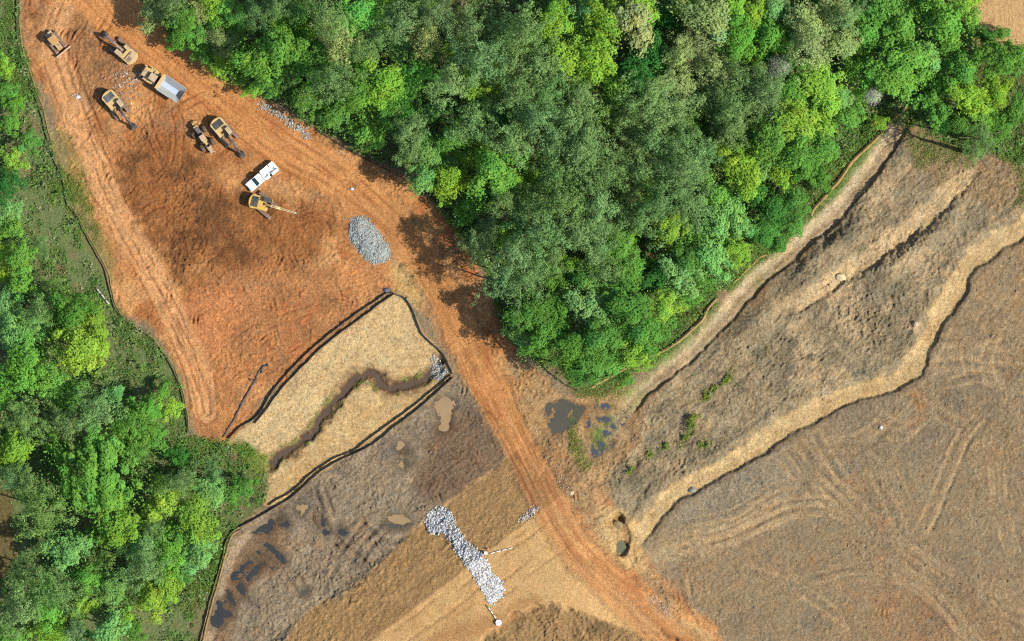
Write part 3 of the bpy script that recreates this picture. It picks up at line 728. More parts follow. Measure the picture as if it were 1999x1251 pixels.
# ------------------------------------------------------------------ leaves as many small faces
def leaf_quads(Pt, N, size, rng, aspect=1.0):
    n = len(Pt)
    N = N / np.maximum(np.linalg.norm(N, axis=1, keepdims=True), 1e-6)
    R = rng.normal(size=(n, 3)); A = np.cross(N, R); A /= np.maximum(np.linalg.norm(A, axis=1, keepdims=True), 1e-6)
    B = np.cross(N, A)
    s = np.asarray(size)[:, None] if np.ndim(size) else size
    a = A * s * 0.5; b = B * s * 0.5 * aspect
    k1 = rng.uniform(0.5, 1.1, (n, 1)); k2 = rng.uniform(0.5, 1.1, (n, 1))
    V = np.stack([Pt - a, Pt - b * k1 + a * 0.15, Pt + a, Pt + b * k2 - a * 0.1], 1).reshape(-1, 3)
    F = np.arange(4 * n).reshape(n, 4)
    return V, F
def tint_var(n, rng, spread=0.2, warm=0.06):
    t = 1 + rng.normal(size=(n, 1)) * spread * 0.6
    w = rng.normal(size=(n, 1)) * warm
    c = np.concatenate([t * (1 + w), t, t * (1 - w)], 1)
    return np.repeat(np.clip(c, 0.25, 2.0), 4, 0)

def broad_crown(seed, R, nl, nleaf, leaf, rise=0.75, lob=(0.16, 0.40), gap=0.08):
    """lobed broadleaf crown: leaves on the shells of many sub-crowns set over an uneven dome. Origin at the crown's underside centre."""
    r = np.random.default_rng(seed)
    ph = r.uniform(0, 6.28, 4); am = r.uniform(0.5, 1.0, 4) * np.array([0.26, 0.18, 0.12, 0.08])
    off = r.normal(size=2) * R * 0.12
    cents, w = [], []
    for k in range(nl):
        if r.random() < gap: continue
        a = k * 2.39996 + r.normal() * 0.4
        f = math.sqrt((k + 0.5) / nl)
        out = 1 + sum(am[i] * math.sin((i + 2) * a + ph[i]) for i in range(4))
        rad = R * f * 0.86 * out * (1 + r.normal() * 0.1)
        zz = R * rise * (1 - 0.9 * f * f) * (1 + r.normal() * 0.18) + R * 0.22 + r.normal() * R * 0.12
        cents.append((math.cos(a) * rad + off[0] * (1 - f), math.sin(a) * rad + off[1] * (1 - f), zz))
        w.append(R * (lob[0] + (lob[1] - lob[0]) * r.random() ** 1.3) * (1.1 - 0.35 * f))
    w = np.array(w); cents = np.array(cents)
    share = (w ** 2 / (w ** 2).sum() * nleaf).astype(int)
    Ps, Ns, tn_ = [], [], []
    for c, rr, m in zip(cents, w, share):
        d = r.normal(size=(m, 3)); d[:, 2] = d[:, 2] * 0.9 + 0.35
        d /= np.linalg.norm(d, axis=1, keepdims=True)
        q = rr * r.uniform(0.74, 1.06, (m, 1)) * (1 + 0.26 * np.sin(d[:, :1] * 6 + c[0]) * np.sin(d[:, 1:2] * 6 + c[1]))
        st = np.array([r.uniform(.8, 1.25), r.uniform(.8, 1.25), 0.85])
        Ps.append(c + d * q * st); Ns.append(d * 0.8 + r.normal(size=(m, 3)) * 0.3 + np.array([0, 0, 0.6]))
        tv = 1 + r.normal() * 0.09; wv = r.normal() * 0.06
        tn_.append(np.tile([tv * (1 + wv), tv, tv * (1 - wv)], (m, 1)))
    P = np.concatenate(Ps); N = np.concatenate(Ns); T = np.concatenate(tn_)
    m = nleaf // 14
    a = r.uniform(0, 6.28, m); out = 1 + sum(am[i] * np.sin((i + 2) * a + ph[i]) for i in range(4))
    rad = R * out * (0.7 + 0.5 * r.random(m) ** 1.5)
    S = np.stack([np.cos(a) * rad, np.sin(a) * rad, R * (0.1 + 0.45 * r.random(m))], 1)
    P = np.concatenate([P, S]); N = np.concatenate([N, r.normal(size=(m, 3)) * .7 + np.array([0, 0, 1.0])]); T = np.concatenate([T, np.ones((m, 3))])
    V, F = leaf_quads(P, N, leaf * r.uniform(0.65, 1.4, len(P)), r)
    tint = tint_var(len(P), r, 0.10, 0.04) * np.repeat(T, 4, 0)
    return mesh_np('leafy_crown', V, F, LEAF, False, {'tint': tint})
def pine_crown(seed, R, nt, nleaf, leaf):
    """loblolly pine crown: hazy tufts of needles at the ends of whorled branches"""
    r = np.random.default_rng(seed)
    Ps, Ns, Ts = [], [], []
    per = nleaf // nt
    lean = r.normal(size=2) * R * 0.12
    for k in range(nt):
        a = k * 2.39996 + r.normal() * 0.5; f = ((k + 0.5) / nt) ** 0.55
        rad = R * f * (0.95 + 0.24 * math.sin(2 * a + seed) + 0.16 * math.sin(3 * a + seed * 3) + 0.14 * math.sin(5 * a + seed * 2)) * (1 + r.normal() * 0.16)
        zz = R * 1.15 * (1 - f) ** 0.9 + R * 0.25 + r.normal() * R * 0.16
        c = np.array([math.cos(a) * rad + lean[0] * (1 - f), math.sin(a) * rad + lean[1] * (1 - f), zz])
        s = R * r.uniform(0.10, 0.21)
        g = r.normal(size=(per, 3)); q = np.linalg.norm(g, axis=1, keepdims=True)
        off = g / np.maximum(q, .3) * s * np.cbrt(r.random((per, 1))) * 1.25 * np.array([1, 1, 0.7])
        Ps.append(c + off); Ns.append(off / s + r.normal(size=(per, 3)) * 0.5 + np.array([0, 0, .6]))
        Ts.append(np.full((per, 1), 1 + r.normal() * 0.13))
    P = np.concatenate(Ps); N = np.concatenate(Ns); T = np.concatenate(Ts)
    V, F = leaf_quads(P, N, leaf * r.uniform(0.6, 1.4, len(P)), r, aspect=0.55)
    tint = tint_var(len(P), r, 0.10, 0.04) * np.repeat(T, 4, 0)
    # bare branch wood showing through
    m = 60
    return mesh_np('needle_crown', V, F, LEAF, False, {'tint': tint})
def twig_crown(seed, R, n):
    r = np.random.default_rng(seed)
    V, F = [], []
    for k in range(n):
        a = r.uniform(0, 6.28); f = math.sqrt(r.random())
        tip = np.array([math.cos(a) * R * f, math.sin(a) * R * f, R * (1.1 - 0.7 * f * f) + r.normal() * 0.3])
        base = tip * np.array([0.45, 0.45, 0.6]) + r.normal(size=3) * R * 0.16
        d = tip - base; s = np.cross(d, r.normal(size=3)); s = s / np.linalg.norm(s) * 0.035
        s2 = np.cross(d, s); s2 = s2 / np.linalg.norm(s2) * 0.035
        i = len(V); V += [base - s, base + s, base + s2, tip]
        F += [(i, i + 1, i + 3), (i + 1, i + 2, i + 3), (i + 2, i, i + 3)]
    return mesh_np('twig_crown', np.array(V), np.array(F), M['paletwig'])
def trunk_mesh(seed, H, r0, lean=0.3, limbs=5):
    """tapered trunk with a few limbs"""
    r = np.random.default_rng(seed); V, F = [], []
    def tube(p, q, ra, rb, k=6):
        d = np.array(q) - np.array(p); a = np.cross(d, (0.3, 1, 0.2)); a /= np.linalg.norm(a); b = np.cross(d, a); b /= np.linalg.norm(b)
        i = len(V)
        for c, rr in ((p, ra), (q, rb)):
            for j in range(k):
                t = 6.28318 * j / k; V.append(np.array(c) + (a * math.cos(t) + b * math.sin(t)) * rr)
        for j in range(k): F.append((i + j, i + (j + 1) % k, i + k + (j + 1) % k, i + k + j))
    pts = [np.array([0, 0, -0.4])]
    for k in range(1, 6): pts.append(np.array([r.normal() * lean * k * .15, r.normal() * lean * k * .15, H * k / 5]))
    for k in range(5): tube(pts[k], pts[k + 1], r0 * (1 - 0.17 * k), r0 * (1 - 0.17 * (k + 1)))
    for k in range(limbs):
        z = r.uniform(0.55, 0.95); c = pts[0] * 0 + np.array([0, 0, H * z]); a = r.uniform(0, 6.28); L = H * 0.22
        tube(c, c + np.array([math.cos(a) * L, math.sin(a) * L, L * 0.6]), r0 * 0.35, r0 * 0.1, 5)
    return mesh_np('trunk', np.array(V), np.array(F), M['bark'], True)

# prototype crowns (nominal radius in metres) ------------------------------------
PB_M = [broad_crown(10 + i, 4.0, 34 + 6 * (i % 3), 4600, 0.32) for i in range(10)]
PB_S = [broad_crown(30 + i, 2.3, 14 + i, 1700, 0.27, 0.85, (0.22, 0.46)) for i in range(6)]
PB_L = [broad_crown(50 + i, 7.4, 80, 17000, 0.34, 0.6, (0.12, 0.19), 0.04) for i in range(1)]
PP = [pine_crown(70 + i, 4.2, 110, 4600, 0.33) for i in range(8)]
PT = [twig_crown(90, 3.2, 260)]
TRUNKS = [trunk_mesh(100 + i, 10.0, 0.24) for i in range(3)]

LC = {'Y': (121, 157, 58), 'G': (100, 147, 62), 'M': (86, 130, 56), 'D': (60, 108, 48), 'N': (112, 156, 88), 'P': (108, 138, 82), 'O': (138, 153, 96), 'T': (150, 150, 140)}
LEAFGAIN = 1.95
KINDS = {'Y': ('lime green broadleaf', 'lime green trees'), 'G': ('bright green broadleaf', 'bright green trees'), 'M': ('mid green broadleaf', 'mid green trees'), 'D': ('deep green broadleaf', 'deep green trees'),
         'N': ('minty green broadleaf', 'minty green trees'), 'P': ('grey green pine', 'grey green pines'), 'O': ('pale olive', 'pale olive trees'), 'T': ('bare pale twiggy', 'bare pale trees')}
TREES = '''
302,28,30,o 355,45,28,M 386,20,25,O 418,12,25,Y 448,22,27,G 458,62,30,g 352,74,24,m 386,66,24,M 400,102,24,g 432,78,32,o 340,8,26,P 425,45,20,M
505,22,34,P 548,12,30,P 592,22,33,M 640,32,40,P 690,25,38,G 478,122,25,d 503,112,38,G 552,50,26,Y 600,55,28,G 660,92,44,O 702,105,38,P 545,108,46,G 520,150,28,M 570,140,26,p
440,125,30,y 500,172,19,y 528,178,18,m 618,128,46,M 652,165,42,P 606,194,36,m 662,218,38,m 700,172,42,G 742,160,40,Y 722,248,36,g 582,168,24,d 472,152,16,g
722,32,34,G 745,4,22,G 782,35,42,P 826,4,20,Y 852,26,38,P 737,76,30,P 830,76,36,O 788,100,25,N 832,104,28,P 882,88,18,Y 884,112,17,Y 712,108,26,O 820,150,38,G 716,182,24,G 780,192,36,D 880,162,38,P 760,215,30,M
920,46,46,P 942,112,46,P 988,72,38,P 1022,62,42,P 1002,122,46,P 1060,132,44,P 1086,30,30,Y 1072,62,36,Y 1142,26,28,N 1172,32,44,Y 1108,112,42,Y 1132,152,34,G 1166,120,42,Y 1012,182,42,P 1062,182,40,P 936,152,34,Y 960,172,24,Y 1132,195,38,P 1190,218,28,Y 1120,70,24,N
836,225,24,N 858,208,20,N 800,262,36,P 922,242,42,P 1000,270,40,P 890,272,30,G 942,292,28,Y 1060,240,44,P 1110,240,42,P 1150,272,46,P 980,228,28,D 1085,285,34,P 1030,225,30,P 955,205,26,P
1240,40,42,O 1250,8,34,Y 1290,36,20,D 1312,44,28,D 1342,10,30,Y 1382,38,44,O 1430,14,34,Y 1470,30,32,Y 1514,14,30,N 1372,84,38,O 1438,76,38,G 1500,80,44,G 1480,112,26,Y 1272,98,36,D 1335,108,36,O 1312,140,34,M 1392,140,42,O 1242,142,36,D 1520,132,26,T 1498,170,38,P 1442,152,38,P 1322,175,42,O 1262,188,44,P
1355,216,26,Y 1302,222,46,P 1402,178,34,P 1432,212,38,P 1482,202,38,P 1552,232,44,Y 1600,160,44,Y 1582,92,42,O 1572,50,40,O 1586,8,30,D 1626,20,38,O 1642,82,36,O 1432,252,38,P 1502,262,42,G 1452,292,34,Y 1282,275,46,P 1342,270,38,P 1612,202,38,Y 1600,246,34,G 1545,180,34,G 1540,110,34,M 1405,230,26,P 1230,240,38,P 1205,180,34,M
1694,58,40,G 1726,18,42,G 1764,42,38,G 1682,96,28,Y 1812,20,34,M 1852,36,44,G 1650,30,30,P 1762,122,46,G 1802,112,30,N 1742,148,42,G 1700,170,28,G 1705,186,20,T 1808,152,26,G 1876,130,38,G 1892,192,32,Y 1942,172,30,Y 1956,112,40,M 1932,72,18,D 1958,66,14,m 1640,202,28,N 1656,226,28,G 1832,172,24,M 1812,195,24,M 1880,232,30,m 1940,252,36,m 1906,292,24,P 1918,268,22,P 1716,240,15,y 1880,4,24,Y 1830,232,26,M 1985,120,24,M 1845,85,26,M 1680,140,30,M 1780,185,20,D 1915,215,26,G 1985,222,26,m 1894,64,18,m
800,302,24,P 842,302,33,N 826,348,29,N 872,352,36,Y 868,388,15,y 920,302,30,Y 970,342,46,G 1010,348,28,Y 1050,346,26,G 1032,400,38,P 935,390,34,m 988,395,32,P 1092,332,38,P 1132,292,42,P 1182,332,42,P 1100,400,44,P 1160,402,46,P 1230,380,30,P 955,438,32,p 985,462,27,Y 1012,448,26,N 1060,450,44,P 1130,450,46,P 1176,470,38,P 930,480,28,P 1000,505,38,P 1050,505,40,P 1206,470,38,G 1222,512,36,G 1170,490,15,Y 1030,545,40,P 1090,540,26,G 1122,520,24,Y 1182,525,34,P 985,552,32,P 880,325,24,N 860,300,20,G 1075,505,30,P 905,412,22,g 1150,560,28,N
1260,330,40,P 1332,340,42,P 1362,310,38,P 1266,355,16,Y 1260,385,12,Y 1300,390,40,P 1352,400,42,P 1432,316,34,Y 1456,346,34,Y 1492,308,34,N 1392,380,34,G 1404,422,38,N 1310,440,32,Y 1292,470,22,Y 1360,422,14,G 1262,430,42,P 1526,336,26,Y 1560,300,34,M 1602,290,30,G 1500,410,36,D 1440,430,30,N 1440,490,28,Y 1392,502,38,N 1350,512,34,M 1545,395,30,m 1596,346,26,m 1475,380,26,D 1240,300,34,P 1310,300,36,P 1215,420,26,P 1545,265,26,M 1578,330,26,m 1490,455,30,M 1546,440,20,m 1350,460,26,M 1400,470,28,M 1300,525,36,D 1520,480,18,M
1032,622,34,M 1062,602,38,M 1020,652,26,N 1092,592,34,M 1152,602,40,N 1152,548,34,M 1216,545,32,M 1230,600,44,M 1300,592,30,Y 1262,650,36,M 1062,662,32,M 1110,682,40,M 1180,662,40,M 1152,702,36,M 1242,690,32,Y 1125,722,28,M 1222,738,17,G 1330,540,36,N 1300,632,24,M 1270,552,34,D 1190,710,26,G 1085,640,28,M 1340,580,22,M 1375,545,26,M 1200,640,24,D 1242,712,12,G
20,242,22,m 30,310,26,y 58,282,22,m 10,362,28,D 15,420,28,N 25,442,24,G 6,492,22,Y 42,502,28,G 8,532,22,Y 45,562,26,G 18,600,34,N 76,612,30,P 140,600,36,M 180,622,32,Y 75,480,20,p 8,180,22,m 6,130,20,y 26,200,18,m 100,560,20,p
30,652,38,N 76,642,26,N 152,682,46,Y 192,662,26,Y 42,722,44,G 90,742,36,G 225,766,18,N 236,812,22,G 52,820,36,P 132,822,36,P 190,800,36,P 25,872,40,Y 110,872,26,G 290,795,30,G 262,832,34,M 330,800,22,Y 180,872,34,G 260,875,28,M 120,640,26,M 130,770,30,M 300,850,26,m 70,690,22,M 0,780,30,G 322,762,16,m
195,935,76,G 240,1030,44,Y 318,978,38,Y 382,1010,42,Y 130,1070,38,N 80,1000,46,P 58,950,34,P 22,932,28,P 110,1152,42,P 45,1110,26,P 180,1130,28,G 160,1185,24,Y 222,1150,30,N 282,1108,40,P 332,1082,34,G 285,1142,18,Y 300,1172,32,Y 380,1080,36,N 40,1192,42,P 90,1182,34,G 100,1232,30,Y 146,1232,22,P 216,1232,34,N 246,1202,17,Y 440,965,26,m 472,950,22,m 350,940,28,P 410,960,28,N 330,1140,28,Y 270,1070,30,N 180,1050,26,M 10,1245,28,G 262,1230,22,M 350,1040,28,G 400,1045,26,Y 165,1240,20,D 300,1030,24,P 415,925,22,p 350,1120,24,M 350,890,22,d
'''
ANCH = [(395, 60, 'at the wood edge opposite the dump truck'), (525, 130, 'at the wood edge opposite the excavators'), (640, 200, 'behind the white roadside stones'), (600, 30, 'along the top above the roadside stones'),
        (760, 60, 'above the dark clearing'), (760, 200, 'left of the dark clearing in the wood'), (870, 240, 'around the dark clearing in the wood'), (950, 90, 'left of the top lime grove'),
        (1120, 80, 'in or beside the top lime grove'), (1010, 200, 'below the pine stand and lime grove'), (1270, 60, 'right of the top lime grove'), (1420, 50, 'along the top right of centre'),
        (1290, 200, 'below right of the lime grove'), (1440, 170, 'around the pale twigs in the wood'), (1590, 60, 'along the top above the dirt track'), (1610, 180, 'above the dirt track head'),
        (1740, 40, 'along the top near the bare corner'), (1760, 150, 'behind the dirt track head'), (1860, 40, 'beside the bare tan top corner'), (1910, 150, 'below the bare tan top corner'), (1890, 240, 'in the thicket below the bare corner'),
        (850, 330, 'at the edge above the shaded road'), (950, 420, 'at the edge beside the shaded road'), (1080, 310, 'in the pine heart, upper part'), (1130, 440, 'in the pine heart, lower part'),
        (1010, 530, 'at the edge facing the straw plot'), (1310, 330, 'in the pines left of the tan sock'), (1460, 310, 'behind the bend of the tan sock'), (1570, 310, 'beside the upper tan sock'), (1430, 430, 'inside the bend of the tan sock'),
        (1330, 490, 'between the pines and the tan sock'), (1210, 500, 'high above the muddy pond'), (1050, 630, 'at the wood corner by the road'), (1180, 680, 'just above the muddy pond'), (1290, 590, 'beside the lower tan sock'),
        (30, 230, 'in the scrub beside the bulldozer yard'), (25, 440, 'against the left border by the scrub'), (40, 570, 'against the left border below the scrub'), (150, 620, 'in the scrub left of the log sock'),
        (50, 700, 'at the left border by the log sock'), (140, 760, 'above the giant round tree'), (270, 810, 'beside the lower yard fence'), (50, 860, 'upper left of the giant round tree'),
        (60, 970, 'left of the giant round tree'), (200, 940, 'around the giant round tree'), (330, 970, 'right of the giant round tree'), (440, 950, 'at the straw plot corner'), (160, 1080, 'below the giant round tree'),
        (370, 1060, 'beside the flooded mud flat'), (280, 1130, 'left of the flooded mud'), (70, 1180, 'in the bottom corner of the wood'), (220, 1220, 'along the bottom edge of the wood')]
trees = []
for tok in TREES.split():
    a = tok.split(','); trees.append([float(a[0]), float(a[1]), float(a[2]), a[3]])
# labels: colour and kind, size, the landmark it stands by, and its order among the ones alike
def size_word(r): return 'large' if r >= 34 else 'small'
groups = {}
for t in trees:
    an = min(ANCH, key=lambda q: (q[0] - t[0]) ** 2 + (q[1] - t[1]) ** 2)[2]
    t.append((t[3].upper(), size_word(t[2]), an)); groups.setdefault(t[4], []).append(t)
ORD = ['leftmost', 'second from left', 'third from left', 'fourth from left', 'fifth from left', 'sixth from left', 'seventh from left', 'eighth from left', 'ninth from left']
NUM = ['', 'one', 'two', 'three', 'four', 'five', 'six', 'seven', 'eight', 'nine', 'ten']
for key, g in groups.items():
    g.sort(key=lambda t: t[0])
    k, sz, an = key
    for i, t in enumerate(g):
        kn = KINDS[k][0]
        if len(g) == 1: s = f'{sz} {kn} {"" if k == "P" else "tree "}{an}'
        else:
            o = ORD[i] if i < len(g) - 1 or len(g) == 1 else 'rightmost'
            s = f'{o} of {NUM[len(g)]} {sz} {KINDS[k][1]} {an}'
        if len(s.split()) > 16: s = s.replace(' green', '', 1)
        if len(s.split()) > 16: s = s.replace(f' {sz} ', ' ', 1)
        t.append(' '.join(s.split()))
for t in trees:
    if t[:2] == [195.0, 935.0]: t[5] = 'giant round bright green tree with a lobed crown in the lower left wood'
rt = np.random.default_rng(99)
def add_tree(px, py, rpx, k, label):
    R = rpx * PXM; low = k.islower(); k = k.upper()
    if k == 'T': proto, nom, nh = PT[0], 3.0, 13
    elif k in 'P': proto, nom, nh = PP[rt.integers(len(PP))], 4.2, 15
    elif k == 'O' and rt.random() < 0.5: proto, nom, nh = PP[rt.integers(len(PP))], 4.2, 13
    elif R > 6: proto, nom, nh = PB_L[0], 7.4, 12
    elif R < 2.75: proto, nom, nh = PB_S[rt.integers(len(PB_S))], 2.3, 7
    else: proto, nom, nh = PB_M[rt.integers(len(PB_M))], 4.0, 10.5
    base = nh * np.clip((R / nom) ** 0.6, 0.55, 1.25) * rt.uniform(0.72, 1.2)     # underside of the crown
    if k == 'D': base *= 0.72
    if k == 'P' : base = max(base, 11.0) if not (1900 < px < 1925 and 260 < py < 300) else 15.0
    if low: base = base * 0.45 if k != 'P' else 6.0
    s = R / nom * 1.06
    zc = base + R * 0.5
    f = 1 - zc / CAM_H                                                           # where it stands so that the crown shows there
    wx, wy = float(WX(px)) * f, float(WY(py)) * f
    gx, gy = wx / PXM + 1000, 625.5 - wy / PXM
    root = thing('pine_tree' if k == 'P' else 'broadleaf_tree' if k != 'T' else 'bare_tree', label, 'tree', (wx, wy, zat(gx, gy)), rt.uniform(0, 6.28), 'trees of the two woods')
    tr = link('trunk', TRUNKS[rt.integers(3)], root); tk = 2.0 if 1900 < px < 1925 and 260 < py < 300 else 0.6 + R / 8
    tr.scale = (tk, tk, (base + R * 0.45) / 10.0)
    cr = link('crown', proto, root, (0, 0, base)); q_ = rt.uniform(.86, 1.18); cr.scale = (s * q_ * 1.04, s / q_ * 1.04, s * rt.uniform(0.8, 1.15))
    c = alb(*LC[k]) * LEAFGAIN * (1 + rt.normal() * 0.09) * np.array([1 + rt.normal() * 0.06, 1, 1 + rt.normal() * 0.08])
    cr.color = (*np.clip(c, 0, 0.9), 1)
    return root
for px, py, r_, k, _, label in trees:
    add_tree(px, py, r_, k, label)

# ------------------------------------------------------------------ low growth under and beside the woods
def scatter(n, weight, seed):
    """n points in photo pixels, drawn where weight (grid array) is high"""
    r = np.random.default_rng(seed); out = []
    while len(out) < n:
        px = r.uniform(-55, 2055, n); py = r.uniform(-55, 1306, n)
        w = nearest_mask(weight, px, py)
        ok = r.random(n) < w
        out.extend(zip(px[ok], py[ok]))
    return np.array(out[:n])
zgrid = Z
def zmany(p):
    return nearest_mask(zgrid, p[:, 0], p[:, 1])
r_ = np.random.default_rng(5)
thick = wood * (1 - 0.3 * sst(700, 300, X) * sst(-150, -60, wl)) * (1 - corner_tan) * (1 - straw) * (1 - dark_left) * (0.25 + 0.75 * sst(-0.4, 0.1, N_mid + 0.5 * N_sml))
sc = scatter(12500, thick, 12)
per = 16
c3 = np.stack([WX(sc[:, 0]), WY(sc[:, 1]), zmany(sc)], 1)
hgt = np.where(r_.random(len(sc)) < 0.25, r_.gamma(2.0, 0.4, len(sc)), 0.12); rad = r_.uniform(0.4, 1.2, len(sc))
dirs = r_.normal(size=(len(sc), per, 3)); dirs /= np.linalg.norm(dirs, axis=2, keepdims=True)
Pq = c3[:, None] + np.abs(dirs * np.array([0, 0, 1])) * rad[:, None, None] * .4 + dirs * rad[:, None, None] * np.array([1, 1, 0]) + np.array([0, 0, 1.0]) * hgt[:, None, None]
Pq = Pq.reshape(-1, 3)
Nq = dirs.reshape(-1, 3) * 0.4 + r_.normal(size=(len(Pq), 3)) * 0.3 + np.array([0, 0, 1.0])
V, F = leaf_quads(Pq, Nq, r_.uniform(0.22, 0.5, len(Pq)), r_)
pal = np.array([alb(94, 130, 64), alb(84, 118, 58), alb(116, 144, 72), alb(112, 126, 82), alb(134, 136, 98)]) * 1.5
pc = pal[r_.choice(5, len(sc), p=[.3, .28, .17, .15, .10])] * (1 + r_.normal(size=(len(sc), 1)) * 0.15)
tint = np.repeat(np.repeat(pc, per, 0), 4, 0) * tint_var(len(Pq), r_, 0.25)
tag(link('undergrowth', mesh_np('undergrowth', V, F, LOWLEAF, False, {'tint': tint})), kind='stuff')
# grass: short blades on verges, round the stream and along the sock
gw = np.clip(verge_l * 0.7 + green_corner * 1.0 + sst(14, 2, wr) * sst(-60, -10, wr) * sst(760, 900, X) * 0.7 + sst(10, 0, wl) * sst(-60, -20, wl) * 0.6, 0, 1) * (1 - ROADM) * sst(-0.4, 0.2, N_mid + 0.5 * N_sml)
sl, u, t, L = line(STREAM, 40)
uu = u + WARP2[sl] * 4
gw[sl] = np.maximum(gw[sl], np.exp(-((np.abs(uu) - 12) / 4) ** 2) * sst(0.15, 0.45, N_sml[sl]) * 0.45)
sl, u, t, L = line(TRACK, 90)
uu = -u + WARP1[sl] * 6
gw[sl] = np.maximum(gw[sl], sst(-100, -70, uu) * sst(-30, -44, uu) * sst(-0.5, 0.2, N_mid[sl] + 0.5 * N_sml[sl]) * (0.45 + 0.55 * sst(150, 330, t)))
gw = np.maximum(gw, area([(1385, 720), (1430, 715), (1450, 745), (1420, 775), (1370, 800), (1350, 780)], 20, 20, 10) * sst(0.05, 0.4, N_sml) * 0.35)
gw = np.maximum(gw, ne_corner * sst(0.0, 0.4, N_mid) * 0.5)
gw *= 1 - sst(30, 0, bil(poly_sd(WETP, CXg, CYg), X, Y))
gw = np.maximum(gw, area([(1110, 755), (1160, 740), (1220, 750), (1190, 775), (1130, 775)], 10, 8, 5) * 0.8)
gs = scatter(110000, gw, 13)
n = len(gs)
Pq = np.stack([WX(gs[:, 0]), WY(gs[:, 1]), zmany(gs) + 0.05 + r_.random(n) * 0.15], 1)
Nq = r_.normal(size=(n, 3)) * 0.8 + np.array([0, 0, 0.8])
V, F = leaf_quads(Pq, Nq, r_.uniform(0.12, 0.34, n), r_, 0.5)
pal = np.array([alb(104, 140, 56), alb(84, 128, 48), alb(134, 152, 70), alb(150, 150, 92)]) * 1.4
tint = np.repeat(pal[r_.choice(4, n, p=[.35, .25, .25, .15])], 4, 0) * tint_var(n, r_, 0.3)
yel = nearest_mask(green_corner, gs[:, 0], gs[:, 1])
tint = tint * np.repeat(1 + yel[:, None] * np.array([[0.35, 0.3, -0.2]]), 4, 0)
tag(link('grass', mesh_np('grass', V, F, LOWLEAF, False, {'tint': tint})), kind='stuff')
# bushes standing alone on the bare mud
BUSH = [(1352, 828, 17, 1.6, 'largest leafy bush standing alone on the rough mud'), (1335, 856, 9, .9, 'low bush at the foot of the largest mud bush'), (1300, 872, 9, .8, 'small bush between the largest mud bush and the dark hollow'),
        (1270, 886, 8, .6, 'small weed clump beside the dark hollow in the mud'), (1232, 915, 8, 1.2, 'tuft growing inside the dark hollow in the mud'), (1380, 776, 9, .7, 'weed clump upslope of the largest mud bush'),
        (1420, 740, 12, .6, 'thin weed patch in the rough mud below the dirt track'), (1392, 758, 8, .5, 'small weed clump below the thin weed patch'), (1366, 870, 7, .4, 'tiny weed tuft below the largest mud bush'), (1381, 867, 6, .4, 'tiny weed tuft nearest the straw ditch'),
        (1150, 0, 0, 0, '')]
def weed_mesh(seed, rx, ry, h, n):
    r = np.random.default_rng(seed); k = 16
    c = np.stack([r.normal(size=k) * rx * .45, r.normal(size=k) * ry * .45, r.uniform(0.25, 1.0, k) * h * 0.7], 1)
    w = r.integers(k, size=n); d = r.normal(size=(n, 3)); d /= np.linalg.norm(d, axis=1, keepdims=True)
    P = c[w] + d * r.uniform(.3, 1, (n, 1)) * np.array([rx * .34, ry * .34, h * .32]); P[:, 2] = np.maximum(P[:, 2], 0.02)
    V, F = leaf_quads(P, d * .5 + r.normal(size=(n, 3)) * .5 + np.array([0, 0, .8]), r.uniform(.13, .34, n), r)
    return mesh_np('foliage', V, F, LEAF, False, {'tint': tint_var(n, r, .22, .07)})
for i_, (px, py, rp, h, lb) in enumerate(BUSH):
    if not lb: continue
    root = thing('bush', lb, 'bush', P3(px, py), -0.5, 'bushes on the bare mud')
    R_ = rp * PXM
    cr = link('foliage', weed_mesh(500 + i_, R_ * .85, R_ * 1.5, h * 1.5, int(60 + 420 * R_ * R_ * .45)), root)
    cr.color = (*(alb(112, 132, 54) * 1.7), 1)
